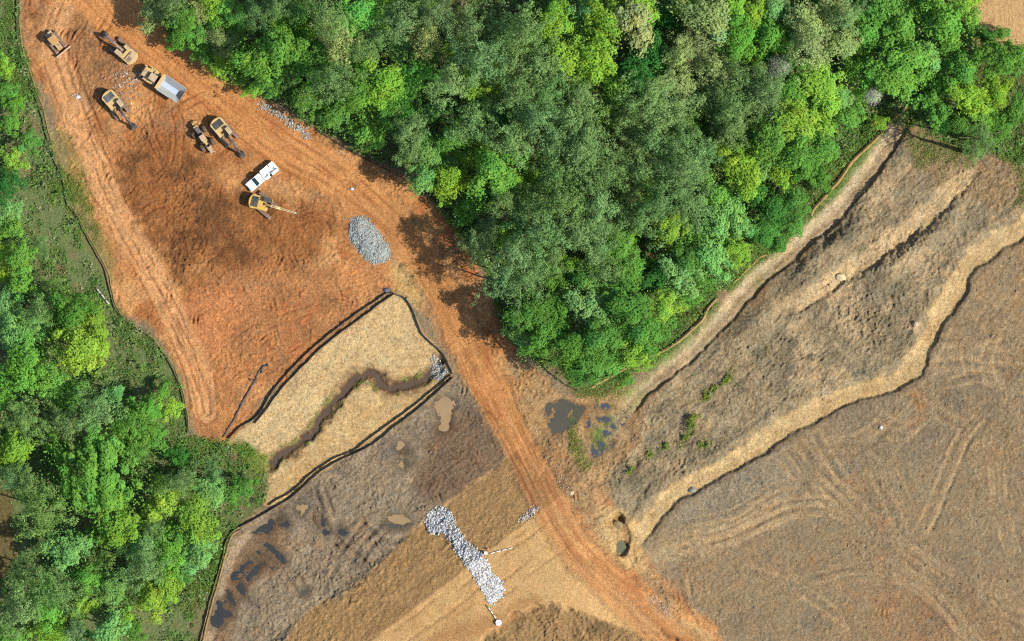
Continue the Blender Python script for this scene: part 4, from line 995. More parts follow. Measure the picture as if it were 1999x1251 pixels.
# ------------------------------------------------------------------ made things
class MB:
    def __init__(s): s.V = []; s.F = []
    def add(s, V, F):
        i = len(s.V); s.V += [tuple(map(float, v)) for v in V]; s.F += [tuple(i + k for k in f) for f in F]; return s
    def box(s, c, d, top=(1, 1), rz=0.0, ry=0.0, shift=0.0):
        """box at centre c with size d; top = scale of the upper face; shift moves the upper face along x"""
        x, y, z = d[0] / 2, d[1] / 2, d[2] / 2
        V = []
        for sz, kx, ky, sh in ((-z, 1, 1, 0), (z, top[0], top[1], shift)):
            for sx, sy in ((-1, -1), (1, -1), (1, 1), (-1, 1)):
                p = np.array([sx * x * kx + sh, sy * y * ky, sz])
                if ry: p = np.array([p[0] * math.cos(ry) + p[2] * math.sin(ry), p[1], -p[0] * math.sin(ry) + p[2] * math.cos(ry)])
                if rz: p = np.array([p[0] * math.cos(rz) - p[1] * math.sin(rz), p[0] * math.sin(rz) + p[1] * math.cos(rz), p[2]])
                V.append(p + np.array(c))
        return s.add(V, [(3, 2, 1, 0), (4, 5, 6, 7), (0, 1, 5, 4), (1, 2, 6, 5), (2, 3, 7, 6), (3, 0, 4, 7)])
    def prism(s, prof, y0, y1):
        """profile in x,z extruded along y"""
        n = len(prof)
        V = [(x, y0, z) for x, z in prof] + [(x, y1, z) for x, z in prof]
        return s.add(V, [tuple(range(n)), tuple(range(2 * n - 1, n - 1, -1))] + [(i, i + n, (i + 1) % n + n, (i + 1) % n) for i in range(n)])
    def slab(s, outline, z0, z1):
        n = len(outline)
        V = [(x, y, z0) for x, y in outline] + [(x, y, z1) for x, y in outline]
        return s.add(V, [tuple(range(n - 1, -1, -1)), tuple(range(n, 2 * n))] + [(i, (i + 1) % n, (i + 1) % n + n, i + n) for i in range(n)])
    def tube(s, p, q, ra, rb=None, k=10):
        rb = ra if rb is None else rb
        p = np.array(p, float); q = np.array(q, float); d = q - p
        a = np.cross(d, (0.31, 0.2, 1.0) if abs(d[2]) < 0.9 * np.linalg.norm(d) else (1, 0.1, 0)); a /= np.linalg.norm(a); b = np.cross(d, a); b /= np.linalg.norm(b)
        V = [c + (a * math.cos(6.28318 * j / k) + b * math.sin(6.28318 * j / k)) * r for c, r in ((p, ra), (q, rb)) for j in range(k)]
        return s.add(V, [(j, (j + 1) % k, k + (j + 1) % k, k + j) for j in range(k)] + [tuple(range(k - 1, -1, -1)), tuple(range(k, 2 * k))])
    def build(s, name, mat, parent=None, bevel=0.0, smooth=False):
        me = bpy.data.meshes.new(name); me.from_pydata(s.V, [], s.F); me.update()
        import bmesh
        bm = bmesh.new(); bm.from_mesh(me); bmesh.ops.recalc_face_normals(bm, faces=bm.faces)
        if bevel > 0:
            bmesh.ops.bevel(bm, geom=list(bm.edges), offset=bevel, segments=2, profile=0.6, affect='EDGES', clamp_overlap=True)
        bm.to_mesh(me); bm.free()
        if smooth:
            me.polygons.foreach_set('use_smooth', np.ones(len(me.polygons), bool))
        me.materials.append(mat)
        return link(name, me, parent)
def face_dir(dx, dy): return math.atan2(-dy, dx)

def track_unit(parent, y, L=4.6, h=0.85, w=0.58, mat='pad', rot=0.0, idler='steel', fwd=0.0):
    prof = []
    r = h / 2
    for k in range(9): a = -math.pi / 2 + math.pi * k / 8; prof.append((L / 2 - r + math.cos(a) * r, r + math.sin(a) * r))
    for k in range(9): a = math.pi / 2 + math.pi * k / 8; prof.append((-L / 2 + r + math.cos(a) * r, r + math.sin(a) * r))
    m = MB(); m.prism(prof, -w / 2, w / 2)
    n = int(L / 0.19)
    for k in range(n):                       # grouser bars over the upper and lower run
        x = -L / 2 + r * 0.6 + (L - r * 1.2) * k / (n - 1)
        m.box((x, 0, h + 0.015), (0.07, w * 0.98, 0.06)); m.box((x, 0, -0.01), (0.07, w * 0.98, 0.04))
    t = m.build('track', M[mat], parent)
    c, s_ = math.cos(rot), math.sin(rot)
    t.location = (-s_ * y + c * fwd, c * y + s_ * fwd, 0.0); t.rotation_euler = (0, 0, rot)
    g = MB()
    for k in range(7): g.tube((-L / 2 + 0.5 + (L - 1.0) * k / 6, -w / 2 - 0.03, 0.36), (-L / 2 + 0.5 + (L - 1.0) * k / 6, w / 2 + 0.03, 0.36), 0.17, k=8)
    g.build('roller', M[idler], t)
    return t

def excavator(px, py, dx, dy, label, reach=6.0, trot=0.0, grille='grille', cabmat='dust', arm='steel', stickout=False, padmat='pad', body='yellow'):
    r = thing('excavator', label, 'excavator', P3(px, py, -0.03), face_dir(dx, dy), 'excavators parked in the orange yard')
    track_unit(r, 1.28, 5.0, rot=trot, mat=padmat, fwd=0.35, w=0.66); track_unit(r, -1.28, 5.0, rot=trot, mat=padmat, fwd=0.35, w=0.66)
    u = MB().box((0, 0, 0.55), (2.2, 1.9, 0.5), rz=trot); u.tube((0, 0, 0.7), (0, 0, 1.12), 0.75, k=20); u.build('undercarriage', M['steel'], r, 0.02)
    # slewing house: floor plate, side boxes, counterweight, engine cover, cab
    h = MB(); h.slab([(-2.2, -1.38), (0.85, -1.38), (1.1, -1.1), (1.1, -0.55), (0.6, -0.35), (0.9, 0.35), (1.6, 0.45), (1.6, 1.38), (-2.2, 1.38)], 1.12, 1.32)
    h.box((-0.5, -0.98, 1.75), (2.6, 0.78, 0.86), top=(0.97, 0.94)); h.box((-1.0, 0.98, 1.72), (1.9, 0.78, 0.8), top=(0.96, 0.94)); h.box((-0.75, 0, 1.7), (1.3, 1.2, 0.76))
    h.build('house', M[body], r, 0.04)
    cw = []
    for k in range(13):
        a = -1.05 + 2.1 * k / 12; cw.append((-1.62 - math.cos(a) * 1.22 + (0.0 if abs(a) < .9 else .1), math.sin(a) * 1.62))
    out = [(-1.75, -1.4)] + [(x, y) for x, y in cw] + [(-1.75, 1.4)]
    MB().slab(out, 1.15, 2.22).build('counterweight', M[body], r, 0.06)
    g = MB(); g.box((-1.62, 0, 2.24), (1.35, 2.1, 0.26), top=(.94, .95)); g.box((-1.5, -0.5, 2.41), (0.55, 0.7, 0.1)); g.tube((-1.1, 0.85, 2.3), (-1.1, 0.85, 2.75), 0.08)
    gg = g.build('engine_cover', M[grille], r, 0.025)
    sl_ = MB()
    for k in range(5): sl_.box((-2.0 + 0.17 * k, 0.45, 2.405), (0.05, 0.8, 0.05))
    sl_.build('vent', M['steel'], gg)
    hr = MB()
    for a, b in (((0.9, -1.3, 2.15), (0.9, -1.3, 2.9)), ((-0.6, -1.3, 2.15), (-0.6, -1.3, 2.9)), ((0.9, -1.3, 2.9), (-0.6, -1.3, 2.9)), ((0.9, -1.3, 2.9), (1.25, -1.3, 1.7))): hr.tube(a, b, 0.025, k=6)
    hr.build('handrail', M['steel'], r)
    cab = MB(); cab.box((0.72, 0.92, 2.05), (1.62, 0.92, 1.5), top=(0.94, 0.94), shift=-0.04)
    c = cab.build('cab', M['steel'], r, 0.05)
    MB().box((0.67, 0.92, 2.87), (1.6, 0.94, 0.13), top=(.93, .92)).build('roof', M[cabmat], c, 0.04)
    w = MB(); w.box((1.56, 0.92, 2.25), (0.02, 0.78, 0.85), ry=-0.04); w.box((0.8, 1.395, 2.3), (1.1, 0.02, 0.7)); w.box((0.8, 0.445, 2.3), (1.1, 0.02, 0.7)); w.build('window', M['glass'], c)
    # boom, stick, bucket
    k = reach / 6.0
    if not stickout:
        pts = [(0.35, 1.75), (1.9 * k, 3.35), (3.0 * k, 3.5), (5.0 * k, 2.55)]
        tip = (5.65 * k, 0.95)
    else:
        pts = [(0.35, 1.75), (1.6, 2.55), (2.4, 2.55), (3.7, 1.9)]
        tip = (reach - 0.5, 0.95)
    up = [(x, z + 0.26 * (1 - 0.25 * i / 3)) for i, (x, z) in enumerate(pts)]; dn = [(x + 0.02, z - 0.26 * (1 - 0.25 * i / 3)) for i, (x, z) in enumerate(pts)]
    b = MB(); b.prism(up + dn[::-1], -0.23, 0.23)
    bo = b.build('boom', M[arm if not stickout else 'yellow'], r, 0.03)
    cy = MB()
    for y in (-0.36, 0.36): cy.tube((0.95, y, 1.35), (1.5 * k, y, 2.45), 0.1); 
    cy.build('boom_cylinder', M['steel'], bo)
    p = pts[-1]
    d_ = np.array([tip[0] - p[0], tip[1] - p[1]]); d_ /= np.linalg.norm(d_); nrm = np.array([-d_[1], d_[0]])
    a0 = np.array(p) - d_ * 0.55; a1 = np.array(tip)
    prof = [tuple(a0 + nrm * 0.12), tuple(np.array(p) + nrm * 0.34), tuple(a1 + nrm * 0.14), tuple(a1 - nrm * 0.12), tuple(np.array(p) - nrm * 0.2), tuple(a0 - nrm * 0.12)]
    st = MB().prism(prof, -0.17, 0.17).build('stick', M[arm if not stickout else 'yellow'], r, 0.025)
    cy = MB().tube((pts[1][0] + 0.5, 0, pts[1][1] + 0.42), (a0[0], 0, a0[1] + 0.15), 0.09).tube((p[0], 0, p[1] + 0.45), (tip[0] - 0.15, 0, tip[1] + 0.35), 0.08)
    cy.build('stick_cylinder', M['chrome' if arm == 'pad' else 'steel'], st)
    bx, bz = tip
    if not stickout:
        bk = [(bx - 0.25, bz + 0.05), (bx + 0.2, bz + 0.12), (bx + 0.62, bz - 0.25), (bx + 0.66, bz - 0.6), (bx + 0.3, bz - 0.88), (bx - 0.35, bz - 0.9), (bx - 0.3, bz - 0.82), (bx + 0.22, bz - 0.78), (bx + 0.52, bz - 0.55), (bx + 0.5, bz - 0.28), (bx + 0.15, bz - 0.02)]
        q = MB().prism(bk, -0.52, 0.52)
        q.prism([(bx - 0.25, bz + 0.05), (bx + 0.2, bz + 0.12), (bx + 0.62, bz - 0.25), (bx + 0.66, bz - 0.6), (bx + 0.3, bz - 0.88), (bx - 0.35, bz - 0.9)], -0.56, -0.5).prism([(bx - 0.25, bz + 0.05), (bx + 0.2, bz + 0.12), (bx + 0.62, bz - 0.25), (bx + 0.66, bz - 0.6), (bx + 0.3, bz - 0.88), (bx - 0.35, bz - 0.9)], 0.5, 0.56)
        bu = q.build('bucket', M['steel'], r)
        tt = MB()
        for y in (-0.42, -0.21, 0, 0.21, 0.42): tt.box((bx - 0.42, y, bz - 0.87), (0.2, 0.08, 0.06), ry=0.1)
        tt.build('teeth', M['chrome'], bu)
    else:
        q = MB().box((bx + 0.05, 0, bz - 0.1), (0.5, 0.4, 0.4), ry=0.4); q.tube((bx + 0.2, 0, bz - 0.25), (bx + 0.85, 0, bz - 0.72), 0.09, 0.03); q.build('hammer', M['steel'], r, 0.02)
    return r
excavator(245, 102, -41, -36, 'excavator with pale cab roof reaching up-slope, boom and bucket pointing away from the dump truck', 5.4, 0.05, 'dust', 'dust', 'pad')
excavator(226, 203, 38, 47, 'excavator by the scattered stones with light grey engine cover and dark boom', 6.0, -0.05, 'grille', 'dust', 'steel')
excavator(437, 256, 38, 48, 'excavator beside the wheeled tractor with charcoal engine cover and folded boom', 6.1, 0.05, 'steel', 'dust', 'steel')
excavator(515, 398, 67, 19, 'excavator beside the white truck with slewed tracks and long yellow arm out', 7.0, -0.42, 'steel', 'steel', 'yellow', True, body='yellow_clean')

# bulldozer, coated in dust
r = thing('bulldozer', 'dust coated bulldozer near the top of the yard lane', 'bulldozer', P3(110, 83, -0.02), face_dir(0.64, 0.77))
track_unit(r, 1.0, 3.9, 1.0, 0.55, 'pad'); track_unit(r, -1.0, 3.9, 1.0, 0.55, 'pad')
b = MB().box((0.95, 0, 1.35), (1.7, 1.15, 0.9), top=(.95, .9)); b.box((-0.9, 0, 1.1), (1.6, 1.4, 0.9)); b.build('body', M['dozer'], r, 0.05)
MB().box((0.9, 0, 1.83), (1.3, 0.9, 0.06)).build('engine_cover', M['dust'], r, 0.02)
c = MB().box((-0.45, 0, 2.15), (1.4, 1.5, 1.2), top=(.92, .9)).build('cab', M['steel'], r, 0.05)
MB().box((-0.45, 0, 2.83), (1.75, 1.7, 0.14), top=(.95, .95)).build('roof', M['dozer'], c, 0.04)
w = MB().box((0.24, 0, 2.3), (0.03, 1.2, 0.7), ry=-0.08).box((-1.14, 0, 2.3), (0.03, 1.2, 0.7), ry=0.08); w.build('window', M['glass'], c)
bl = [(2.35, 0.1), (2.2, 0.35), (2.15, 0.75), (2.3, 1.2), (2.4, 1.2), (2.27, 0.75), (2.32, 0.38), (2.5, 0.08)]
MB().prism(bl, -1.75, 1.75).build('blade', M['dust'], r)
MB().box((1.3, 1.35, 0.5), (2.0, 0.14, 0.25)).box((1.3, -1.35, 0.5), (2.0, 0.14, 0.25)).build('push_arm', M['dozer'], r, 0.02)
MB().box((-2.1, 0, 0.9), (0.7, 1.5, 0.35)).box((-2.4, 0.5, 0.55), (0.18, 0.16, 0.9)).box((-2.4, -0.5, 0.55), (0.18, 0.16, 0.9)).build('ripper', M['dust'], r, 0.02)
MB().tube((1.1, 0.3, 1.8), (1.1, 0.3, 2.5), 0.06).build('exhaust', M['steel'], r)

def add_wheel(parent, x, y, rad, w, rim='yellow'):
    m = MB(); n = 22
    prof = [(rad * 0.55, -w / 2), (rad * 0.92, -w / 2), (rad, -w * 0.36), (rad, w * 0.36), (rad * 0.92, w / 2), (rad * 0.55, w / 2)]
    p = len(prof)
    V = [(math.cos(6.28318 * k / n) * q, yy, math.sin(6.28318 * k / n) * q) for k in range(n) for q, yy in prof]
    m.add(V, [(k * p + j, k * p + (j + 1) % p, ((k + 1) % n) * p + (j + 1) % p, ((k + 1) % n) * p + j) for k in range(n) for j in range(p)])
    for k in range(n):
        a = 6.28318 * (k + .5) / n
        m.box((math.cos(a) * rad, (w * 0.2) * (1 if k % 2 else -1), math.sin(a) * rad), (0.1, w * 0.5, 0.09), ry=-a)
    t = m.build('wheel', M['tyre'], parent); t.location = (x, y, rad)
    MB().tube((0, -w * 0.4, 0), (0, w * 0.4, 0), rad * 0.56, k=18).tube((0, -w * 0.46, 0), (0, w * 0.46, 0), rad * 0.2, k=12).build('rim', M[rim], t)
    return t
# articulated dump truck (front end up-slope)
r = thing('dump_truck', 'articulated dump truck with empty grey bed and yellow hood', 'dump truck', P3(318, 162, -0.03), face_dir(-0.84, -0.56))
for x, y in ((2.75, 1.15), (2.75, -1.15), (-1.6, 1.15), (-1.6, -1.15), (-3.35, 1.15), (-3.35, -1.15)): add_wheel(r, x, y, 0.82, 0.68)
MB().box((2.6, 0, 1.0), (3.2, 1.0, 0.5)).box((-1.6, 0, 1.0), (5.6, 0.9, 0.45)).tube((0.75, 0, 0.7), (0.75, 0, 1.5), 0.28).build('frame', M['steel'], r, 0.02)
hd = MB().box((3.55, 0, 1.75), (1.9, 2.15, 0.95), top=(.86, .86), shift=-0.1); hd.box((2.7, 1.22, 1.75), (1.9, 0.62, 0.14)); hd.box((2.7, -1.22, 1.75), (1.9, 0.62, 0.14)); hd.box((1.55, 1.05, 1.5), (0.8, 0.7, 0.9)); hd.box((1.7, -1.05, 1.55), (1.2, 0.75, 0.95)); hd.box((4.35, 0, 1.1), (0.4, 2.5, 0.4))
hd = hd.build('hood', M['yellow'], r, 0.06)
MB().box((3.45, 0.1, 2.25), (1.2, 1.3, 0.05)).build('hood_panel', M['dust'], hd, 0.015)
MB().box((4.52, 0, 1.8), (0.05, 1.3, 0.6)).build('grille', M['steel'], hd)
for y in (0.9, -0.9): MB().box((4.54, y, 1.55), (0.06, 0.32, 0.22)).build('headlight', M['lamp'], r, 0.02)
c = MB().box((1.95, 0.12, 2.25), (1.55, 1.55, 1.5), top=(.9, .9)).build('cab', M['steel'], r, 0.05)
MB().box((1.92, 0.12, 3.07), (1.55, 1.5, 0.15), top=(.95, .94)).build('roof', M['dust'], c, 0.04)
w = MB().box((2.71, 0.12, 2.45), (0.03, 1.25, 0.75), ry=-0.09); w.box((1.95, 0.885, 2.45), (1.1, 0.03, 0.65)).box((1.95, -0.65, 2.45), (1.1, 0.03, 0.65)); w.build('window', M['glass'], c)
MB().tube((1.15, -0.95, 1.6), (1.15, -0.95, 3.2), 0.1).build('exhaust', M['steel'], r)
for y in (1.5, -1.4):
    MB().tube((2.6, y * 0.75, 2.6), (2.75, y, 2.6), 0.03, k=6).box((2.78, y, 2.5), (0.08, 0.28, 0.4)).build('mirror', M['steel'], r)
# open bed: headboard, sloped sides, floor, tail chute
def plate(q, name, mat, parent, th=0.07):
    q = [np.array(v, float) for v in q]; n = np.cross(q[1] - q[0], q[2] - q[0]); n /= np.linalg.norm(n)
    m = MB(); V = q + [v - n * th for v in q]; k = len(q)
    m.add(V, [tuple(range(k)), tuple(range(2 * k - 1, k - 1, -1))] + [(i, i + k, (i + 1) % k + k, (i + 1) % k) for i in range(k)])
    return m.build(name, M[mat], parent)
fx, bxk = 0.25, -4.75
bed = plate([(-0.3, 0.52, 1.55), (-0.3, -0.52, 1.55), (-3.6, -0.52, 1.5), (-3.6, 0.52, 1.5)][::-1], 'dump_bed', 'bedfloor', r)
plate([(-0.3, 0.52, 1.55), (-3.6, 0.52, 1.5), (bxk, 1.0, 2.35), (bxk + .1, 1.6, 2.55), (0.05, 1.68, 2.85)][::-1], 'side_panel', 'bed', bed)
plate([(-0.3, -0.52, 1.55), (-3.6, -0.52, 1.5), (bxk, -1.0, 2.35), (bxk + .1, -1.6, 2.55), (0.05, -1.68, 2.85)], 'side_panel', 'bed', bed)
plate([(-3.6, 0.52, 1.5), (-3.6, -0.52, 1.5), (bxk, -1.0, 2.35), (bxk, 1.0, 2.35)][::-1], 'tail_chute', 'grille', bed)
plate([(-0.3, 0.52, 1.55), (-0.3, -0.52, 1.55), (0.05, -1.68, 2.85), (0.05, 1.68, 2.85)], 'headboard', 'bed', bed)
hb = MB().box((0.33, 0, 2.9), (0.62, 3.36, 0.16), top=(.9, .97)); hb.box((0.45, 0, 2.3), (0.18, 2.4, 1.2)); hb.build('canopy', M['yellow'], bed, 0.03)
rm = MB()
for sgn in (1, -1):
    rm.tube((0.05, 1.7 * sgn, 2.88), (bxk + .1, 1.62 * sgn, 2.57), 0.09, k=8)
rm.build('rim', M['bed'], bed)
pn = MB()
for sgn in (1, -1): pn.prism([(-0.2, 1.3), (-3.6, 1.3), (-4.1, 1.6), (-0.1, 1.75)], 0.98 * sgn, 1.04 * sgn)
pn.build('outer_panel', M['yellow'], bed)
for y in (1.2, -1.2): MB().box((-4.45, y, 1.25), (0.08, 0.3, 0.2)).build('tail_light', M['red'], r, 0.01)

# four wheeled articulated tractor
r = thing('wheel_tractor', 'yellow articulated four wheeled tractor with narrow grey nose', 'tractor', P3(398, 270, -0.03), face_dir(0.56, 0.83))
for x, y in ((1.55, 1.15), (1.55, -1.15), (-1.35, 1.2), (-1.35, -1.2)): add_wheel(r, x, y, 0.78, 0.62, 'dust')
MB().box((1.9, 0, 1.0), (3.2, 0.6, 0.5)).box((-1.2, 0, 1.0), (3.0, 0.7, 0.5)).box((1.55, 0, 0.8), (0.35, 1.9, 0.3)).box((-1.35, 0, 0.8), (0.35, 1.9, 0.3)).build('frame', M['steel'], r, 0.03)
n_ = MB().slab([(2.0, -0.5), (3.4, -0.28), (3.4, 0.28), (2.0, 0.5)], 1.2, 1.75); n_ = n_.build('nose', M['dust'], r, 0.05)
MB().box((3.45, 0.42, 1.35), (0.25, 0.25, 0.25)).box((3.45, -0.42, 1.35), (0.25, 0.25, 0.25)).build('nose_lamp', M['yellow'], n_, 0.04)
d_ = MB().box((1.0, 0, 1.5), (1.0, 0.95, 0.55)); d_.build('deck', M['yellow'], r, 0.04)
hs = MB()
for y in (-0.55, -0.35, 0.4, 0.6): hs.tube((0.7, y, 1.7), (1.3, y * 0.8, 1.95), 0.05, k=6).tube((1.3, y * .8, 1.95), (2.1, y * .6, 1.6), 0.05, k=6)
hs.box((1.5, 0.45, 1.7), (0.9, 0.2, 0.3)); hs.box((1.55, -0.45, 1.65), (0.8, 0.2, 0.3)); hs.build('hydraulics', M['black'], r)
c = MB().box((-0.05, 0, 2.0), (1.15, 1.15, 1.35), top=(.9, .88)).build('cab', M['steel'], r, 0.05)
MB().box((-0.05, 0, 2.75), (1.2, 1.12, 0.14), top=(.94, .94)).build('roof', M['dust'], c, 0.04)
MB().box((0.53, 0, 2.2), (0.03, 0.9, 0.6), ry=-0.08).box((-0.62, 0, 2.2), (0.03, 0.9, 0.6), ry=0.08).build('window', M['glass'], c)
MB().box((-0.95, 0, 1.75), (0.65, 0.85, 0.5), top=(.9, .9)).build('battery_box', M['black'], r, 0.04)
MB().box((-1.75, 0, 1.65), (1.3, 0.85, 0.75), top=(.94, .9)).build('engine_cover', M['grille'], r, 0.05)
MB().box((-2.55, 0, 1.45), (0.45, 0.95, 0.6)).box((-3.1, -0.1, 1.0), (0.8, 0.4, 0.35)).box((-3.5, 0.35, 0.9), (0.25, 0.9, 0.25)).tube((-2.6, 0.65, 1.0), (-3.1, 1.3, 0.9), 0.09).build('hitch', M['yellow'], r, 0.04)
MB().tube((0.9, -0.75, 1.6), (0.9, -0.75, 2.3), 0.06).tube((0.9, -0.75, 2.3), (0.6, -0.95, 2.35), 0.06).build('exhaust', M['black'], r)

# white service truck, nose towards the yard
r = thing('service_truck', 'white service truck with side toolboxes and yellow rear bumper', 'truck', P3(513, 345, -0.02), face_dir(-0.77, 0.64))
def truck_wheel(x, y):
    t = MB().tube((0, -0.14, 0), (0, 0.14, 0), 0.42, k=22).build('wheel', M['black'], r, 0.03); t.location = (x, y, 0.42)
    MB().tube((0, -0.16, 0), (0, 0.16, 0), 0.22, k=16).build('rim', M['chrome'], t)
for x, y in ((2.2, .92), (2.2, -.92), (-1.7, .92), (-1.7, -.92)): truck_wheel(x, y)
bd = MB(); bd.prism([(3.45, 0.55), (3.5, 1.0), (3.3, 1.28), (1.95, 1.4), (1.9, 0.5)], -0.98, 0.98); bd.prism([(1.95, 0.5), (1.95, 1.4), (1.15, 1.95), (0.2, 2.0), (0.1, 1.4), (0.1, 0.5)], -0.94, 0.94)
bd.box((-0.2, 0, 0.6), (6.6, 0.9, 0.2)); body_ = bd.build('body', M['white'], r, 0.07)
MB().add([(2.0, -0.84, 1.42), (2.0, 0.84, 1.42), (1.22, 0.74, 1.96), (1.22, -0.74, 1.96)], [(0, 1, 2, 3)]).build('windshield', M['glass'], body_)
MB().box((0.95, 0.95, 1.65), (0.9, 0.02, 0.4)).box((0.95, -0.95, 1.65), (0.9, 0.02, 0.4)).build('side_window', M['glass'], body_)
for y in (0.72, -0.72): MB().box((3.47, y, 0.95), (0.08, 0.4, 0.22)).build('headlight', M['lamp'], r, 0.02)
for y in (1.15, -1.15): MB().tube((1.75, y * .85, 1.35), (1.78, y, 1.4), 0.025, k=6).box((1.78, y, 1.5), (0.1, 0.16, 0.3)).build('mirror', M['black'], r)
fb = MB().box((-1.75, 0, 1.0), (3.3, 1.2, 0.12)).box((-0.12, 0, 1.35), (0.1, 1.7, 0.7)); fb.build('flatbed', M['white'], r, 0.02)
for y, xs in ((0.86, ((-0.75, 1.0), (-2.55, 1.5))), (-0.86, ((-0.75, 1.05), (-1.75, 0.75), (-2.85, 1.05)))):
    for x, l in xs: MB().box((x, y, 1.2), (l, 0.5, 0.78)).build('toolbox', M['white'], r, 0.03)
MB().box((-1.6, 0.5, 1.5), (1.6, 0.1, 0.1)).box((-1.6, -0.5, 1.5), (1.6, 0.1, 0.1)).build('rack', M['grille'], r)
MB().box((-1.7, -0.02, 1.12), (2.6, 0.95, 0.1)).build('bed_liner', M['white'], r, 0.02)
MB().tube((-3.1, 0.55, 1.1), (-3.1, 0.55, 1.75), 0.13).box((-3.05, 0.55, 1.8), (0.45, 0.2, 0.14)).build('winch', M['grille'], r)
MB().box((-3.5, 0, 0.72), (0.2, 2.05, 0.28)).build('bumper', M['yellow_clean'], r, 0.03)
for y in (0.95, -0.95): MB().box((-3.42, y, 1.15), (0.06, 0.14, 0.2)).build('tail_light', M['red'], r, 0.01)

# ------------------------------------------------------------------ fences and socks
def ribbon(P, h, th, lean=0.0):
    """a standing strip of fabric along the points (metres)"""
    P = np.array(P); n = len(P); t = np.gradient(P[:, :2], axis=0); t /= np.maximum(np.linalg.norm(t, axis=1, keepdims=True), 1e-6)
    nn = np.stack([-t[:, 1], t[:, 0]], 1); r = np.random.default_rng(n)
    hh = h * (1 + r.normal(size=n) * 0.07)
    V = []
    for sgn in (1, -1):
        V.append(np.column_stack([P[:, :2] + nn * th * sgn / 2, P[:, 2] - 0.15]))
        V.append(np.column_stack([P[:, :2] + nn * (th * sgn / 2 + lean), P[:, 2] + hh]))
    V = np.concatenate(V); F = []
    for i in range(n - 1):
        a, b, c, d_ = i, n + i, 2 * n + i, 3 * n + i
        F += [(a, a + 1, b + 1, b), (c + 1, c, d_, d_ + 1), (b, b + 1, d_ + 1, d_)]
    return V, np.array(F)
POST = MB().box((0, 0, 0.4), (0.06, 0.06, 1.25)).V
def silt_fence(pts, label, mat='fabric', h=0.65, th=0.08, wob=0.7, group='silt fences round the site', every=3.0, lean=0.05):
    P = smooth_pts(pts, 4.0)
    r = np.random.default_rng(int(abs(pts[0][0] * 3 + pts[0][1])))
    w = np.convolve(r.normal(size=len(P) + 8), np.ones(5) / 5, 'same')[4:-4] * wob
    t = np.gradient(P, axis=0); t /= np.linalg.norm(t, axis=1, keepdims=True)
    P = P + np.stack([-t[:, 1], t[:, 0]], 1) * w[:, None] * 1.3
    Q = [P3(x, y) for x, y in P]
    o = P3(*P[len(P) // 2])
    root = thing('silt_fence', label, 'fence', o, 0, group)
    V, F = ribbon(np.array(Q) - np.array(o), h, th, lean)
    link('fabric', mesh_np('fabric', V, F, M[mat]), root)
    L = 0; last = -9; pm = None
    for i, q in enumerate(Q):
        if i: L += math.dist(q, Q[i - 1])
        if L - last >= every:
            last = L
            if pm is None: pm = MB().box((0, 0, h * 0.55), (0.07, 0.07, h * 1.3 + 0.2)).build('post', M['wood'], root); p = pm
            else: p = pm.copy(); COL.objects.link(p); p.parent = root
            p.location = (q[0] - o[0] + 0.06, q[1] - o[1] - 0.04, q[2] - o[2])
    return root
def sock(pts, label, mat='sock', rad=0.22, name='filter_sock', wob=1.0, cat='filter sock', group=None):
    P = smooth_pts(pts, 4.0); r = np.random.default_rng(int(abs(pts[0][0] + pts[0][1] * 5)))
    w = np.convolve(r.normal(size=len(P) + 8), np.ones(5) / 5, 'same')[4:-4] * wob
    t = np.gradient(P, axis=0); t /= np.linalg.norm(t, axis=1, keepdims=True); nn = np.stack([-t[:, 1], t[:, 0]], 1)
    P = P + nn * w[:, None]
    k = 8; V = []; F = []
    for i, (x, y) in enumerate(P):
        c = np.array(P3(x, y, rad * 0.7)); rr = rad * (1 + 0.12 * r.normal())
        nx, ny = nn[i][0], -nn[i][1]
        for j in range(k):
            a = 6.28318 * j / k; V.append(c + np.array([nx * math.cos(a), ny * math.cos(a), math.sin(a) * 0.85]) * rr)
    for i in range(len(P) - 1):
        for j in range(k): F.append((i * k + j, i * k + (j + 1) % k, (i + 1) * k + (j + 1) % k, (i + 1) * k + j))
    o = link(name, mesh_np(name, np.array(V), np.array(F), M[mat], True))
    return tag(o, label, cat, group)
silt_fence([(768, 571), (752, 573), (730, 589), (690, 616), (620, 671), (570, 719), (530, 766), (510, 800), (492, 820), (470, 832), (447, 856)], 'outer of two black silt fences between orange yard and straw plot')
silt_fence([(768, 575), (745, 590), (717, 611), (637, 671), (575, 731), (540, 771), (517, 804), (498, 826)], 'inner of two black silt fences along the upper side of the straw plot')
silt_fence([(770, 574), (787, 580), (800, 594), (808, 611), (815, 632), (824, 651), (840, 668), (858, 685), (868, 698), (877, 715), (884, 730)], 'single curved black silt fence at the road end of the straw plot', th=0.2, lean=0.1)
silt_fence([(882, 732), (872, 738), (840, 766), (800, 798), (755, 830), (717, 858), (692, 877), (645, 898), (605, 927), (572, 957), (540, 975), (525, 986)], 'inner of two black silt fences between straw plot and grey mud')
silt_fence([(884, 736), (850, 768), (812, 801), (765, 836), (748, 852), (705, 879), (655, 902), (612, 931), (580, 961), (545, 986), (515, 1003), (490, 1016), (466, 1028)], 'outer of two black silt fences, the one on the grey mud side', th=0.14)
silt_fence([(466, 1028), (450, 1040), (441, 1058), (432, 1095), (418, 1145), (404, 1195), (388, 1262)], 'olive silt fence at the flooded mud under the lower left trees', 'greenfabric', 0.55)
sock([(470, 1034), (455, 1043), (447, 1062), (438, 1095), (424, 1145), (409, 1198), (394, 1262)], 'tan mulch sock along the flooded mud flat', 'dullsock', group='mulch socks', rad=0.18)
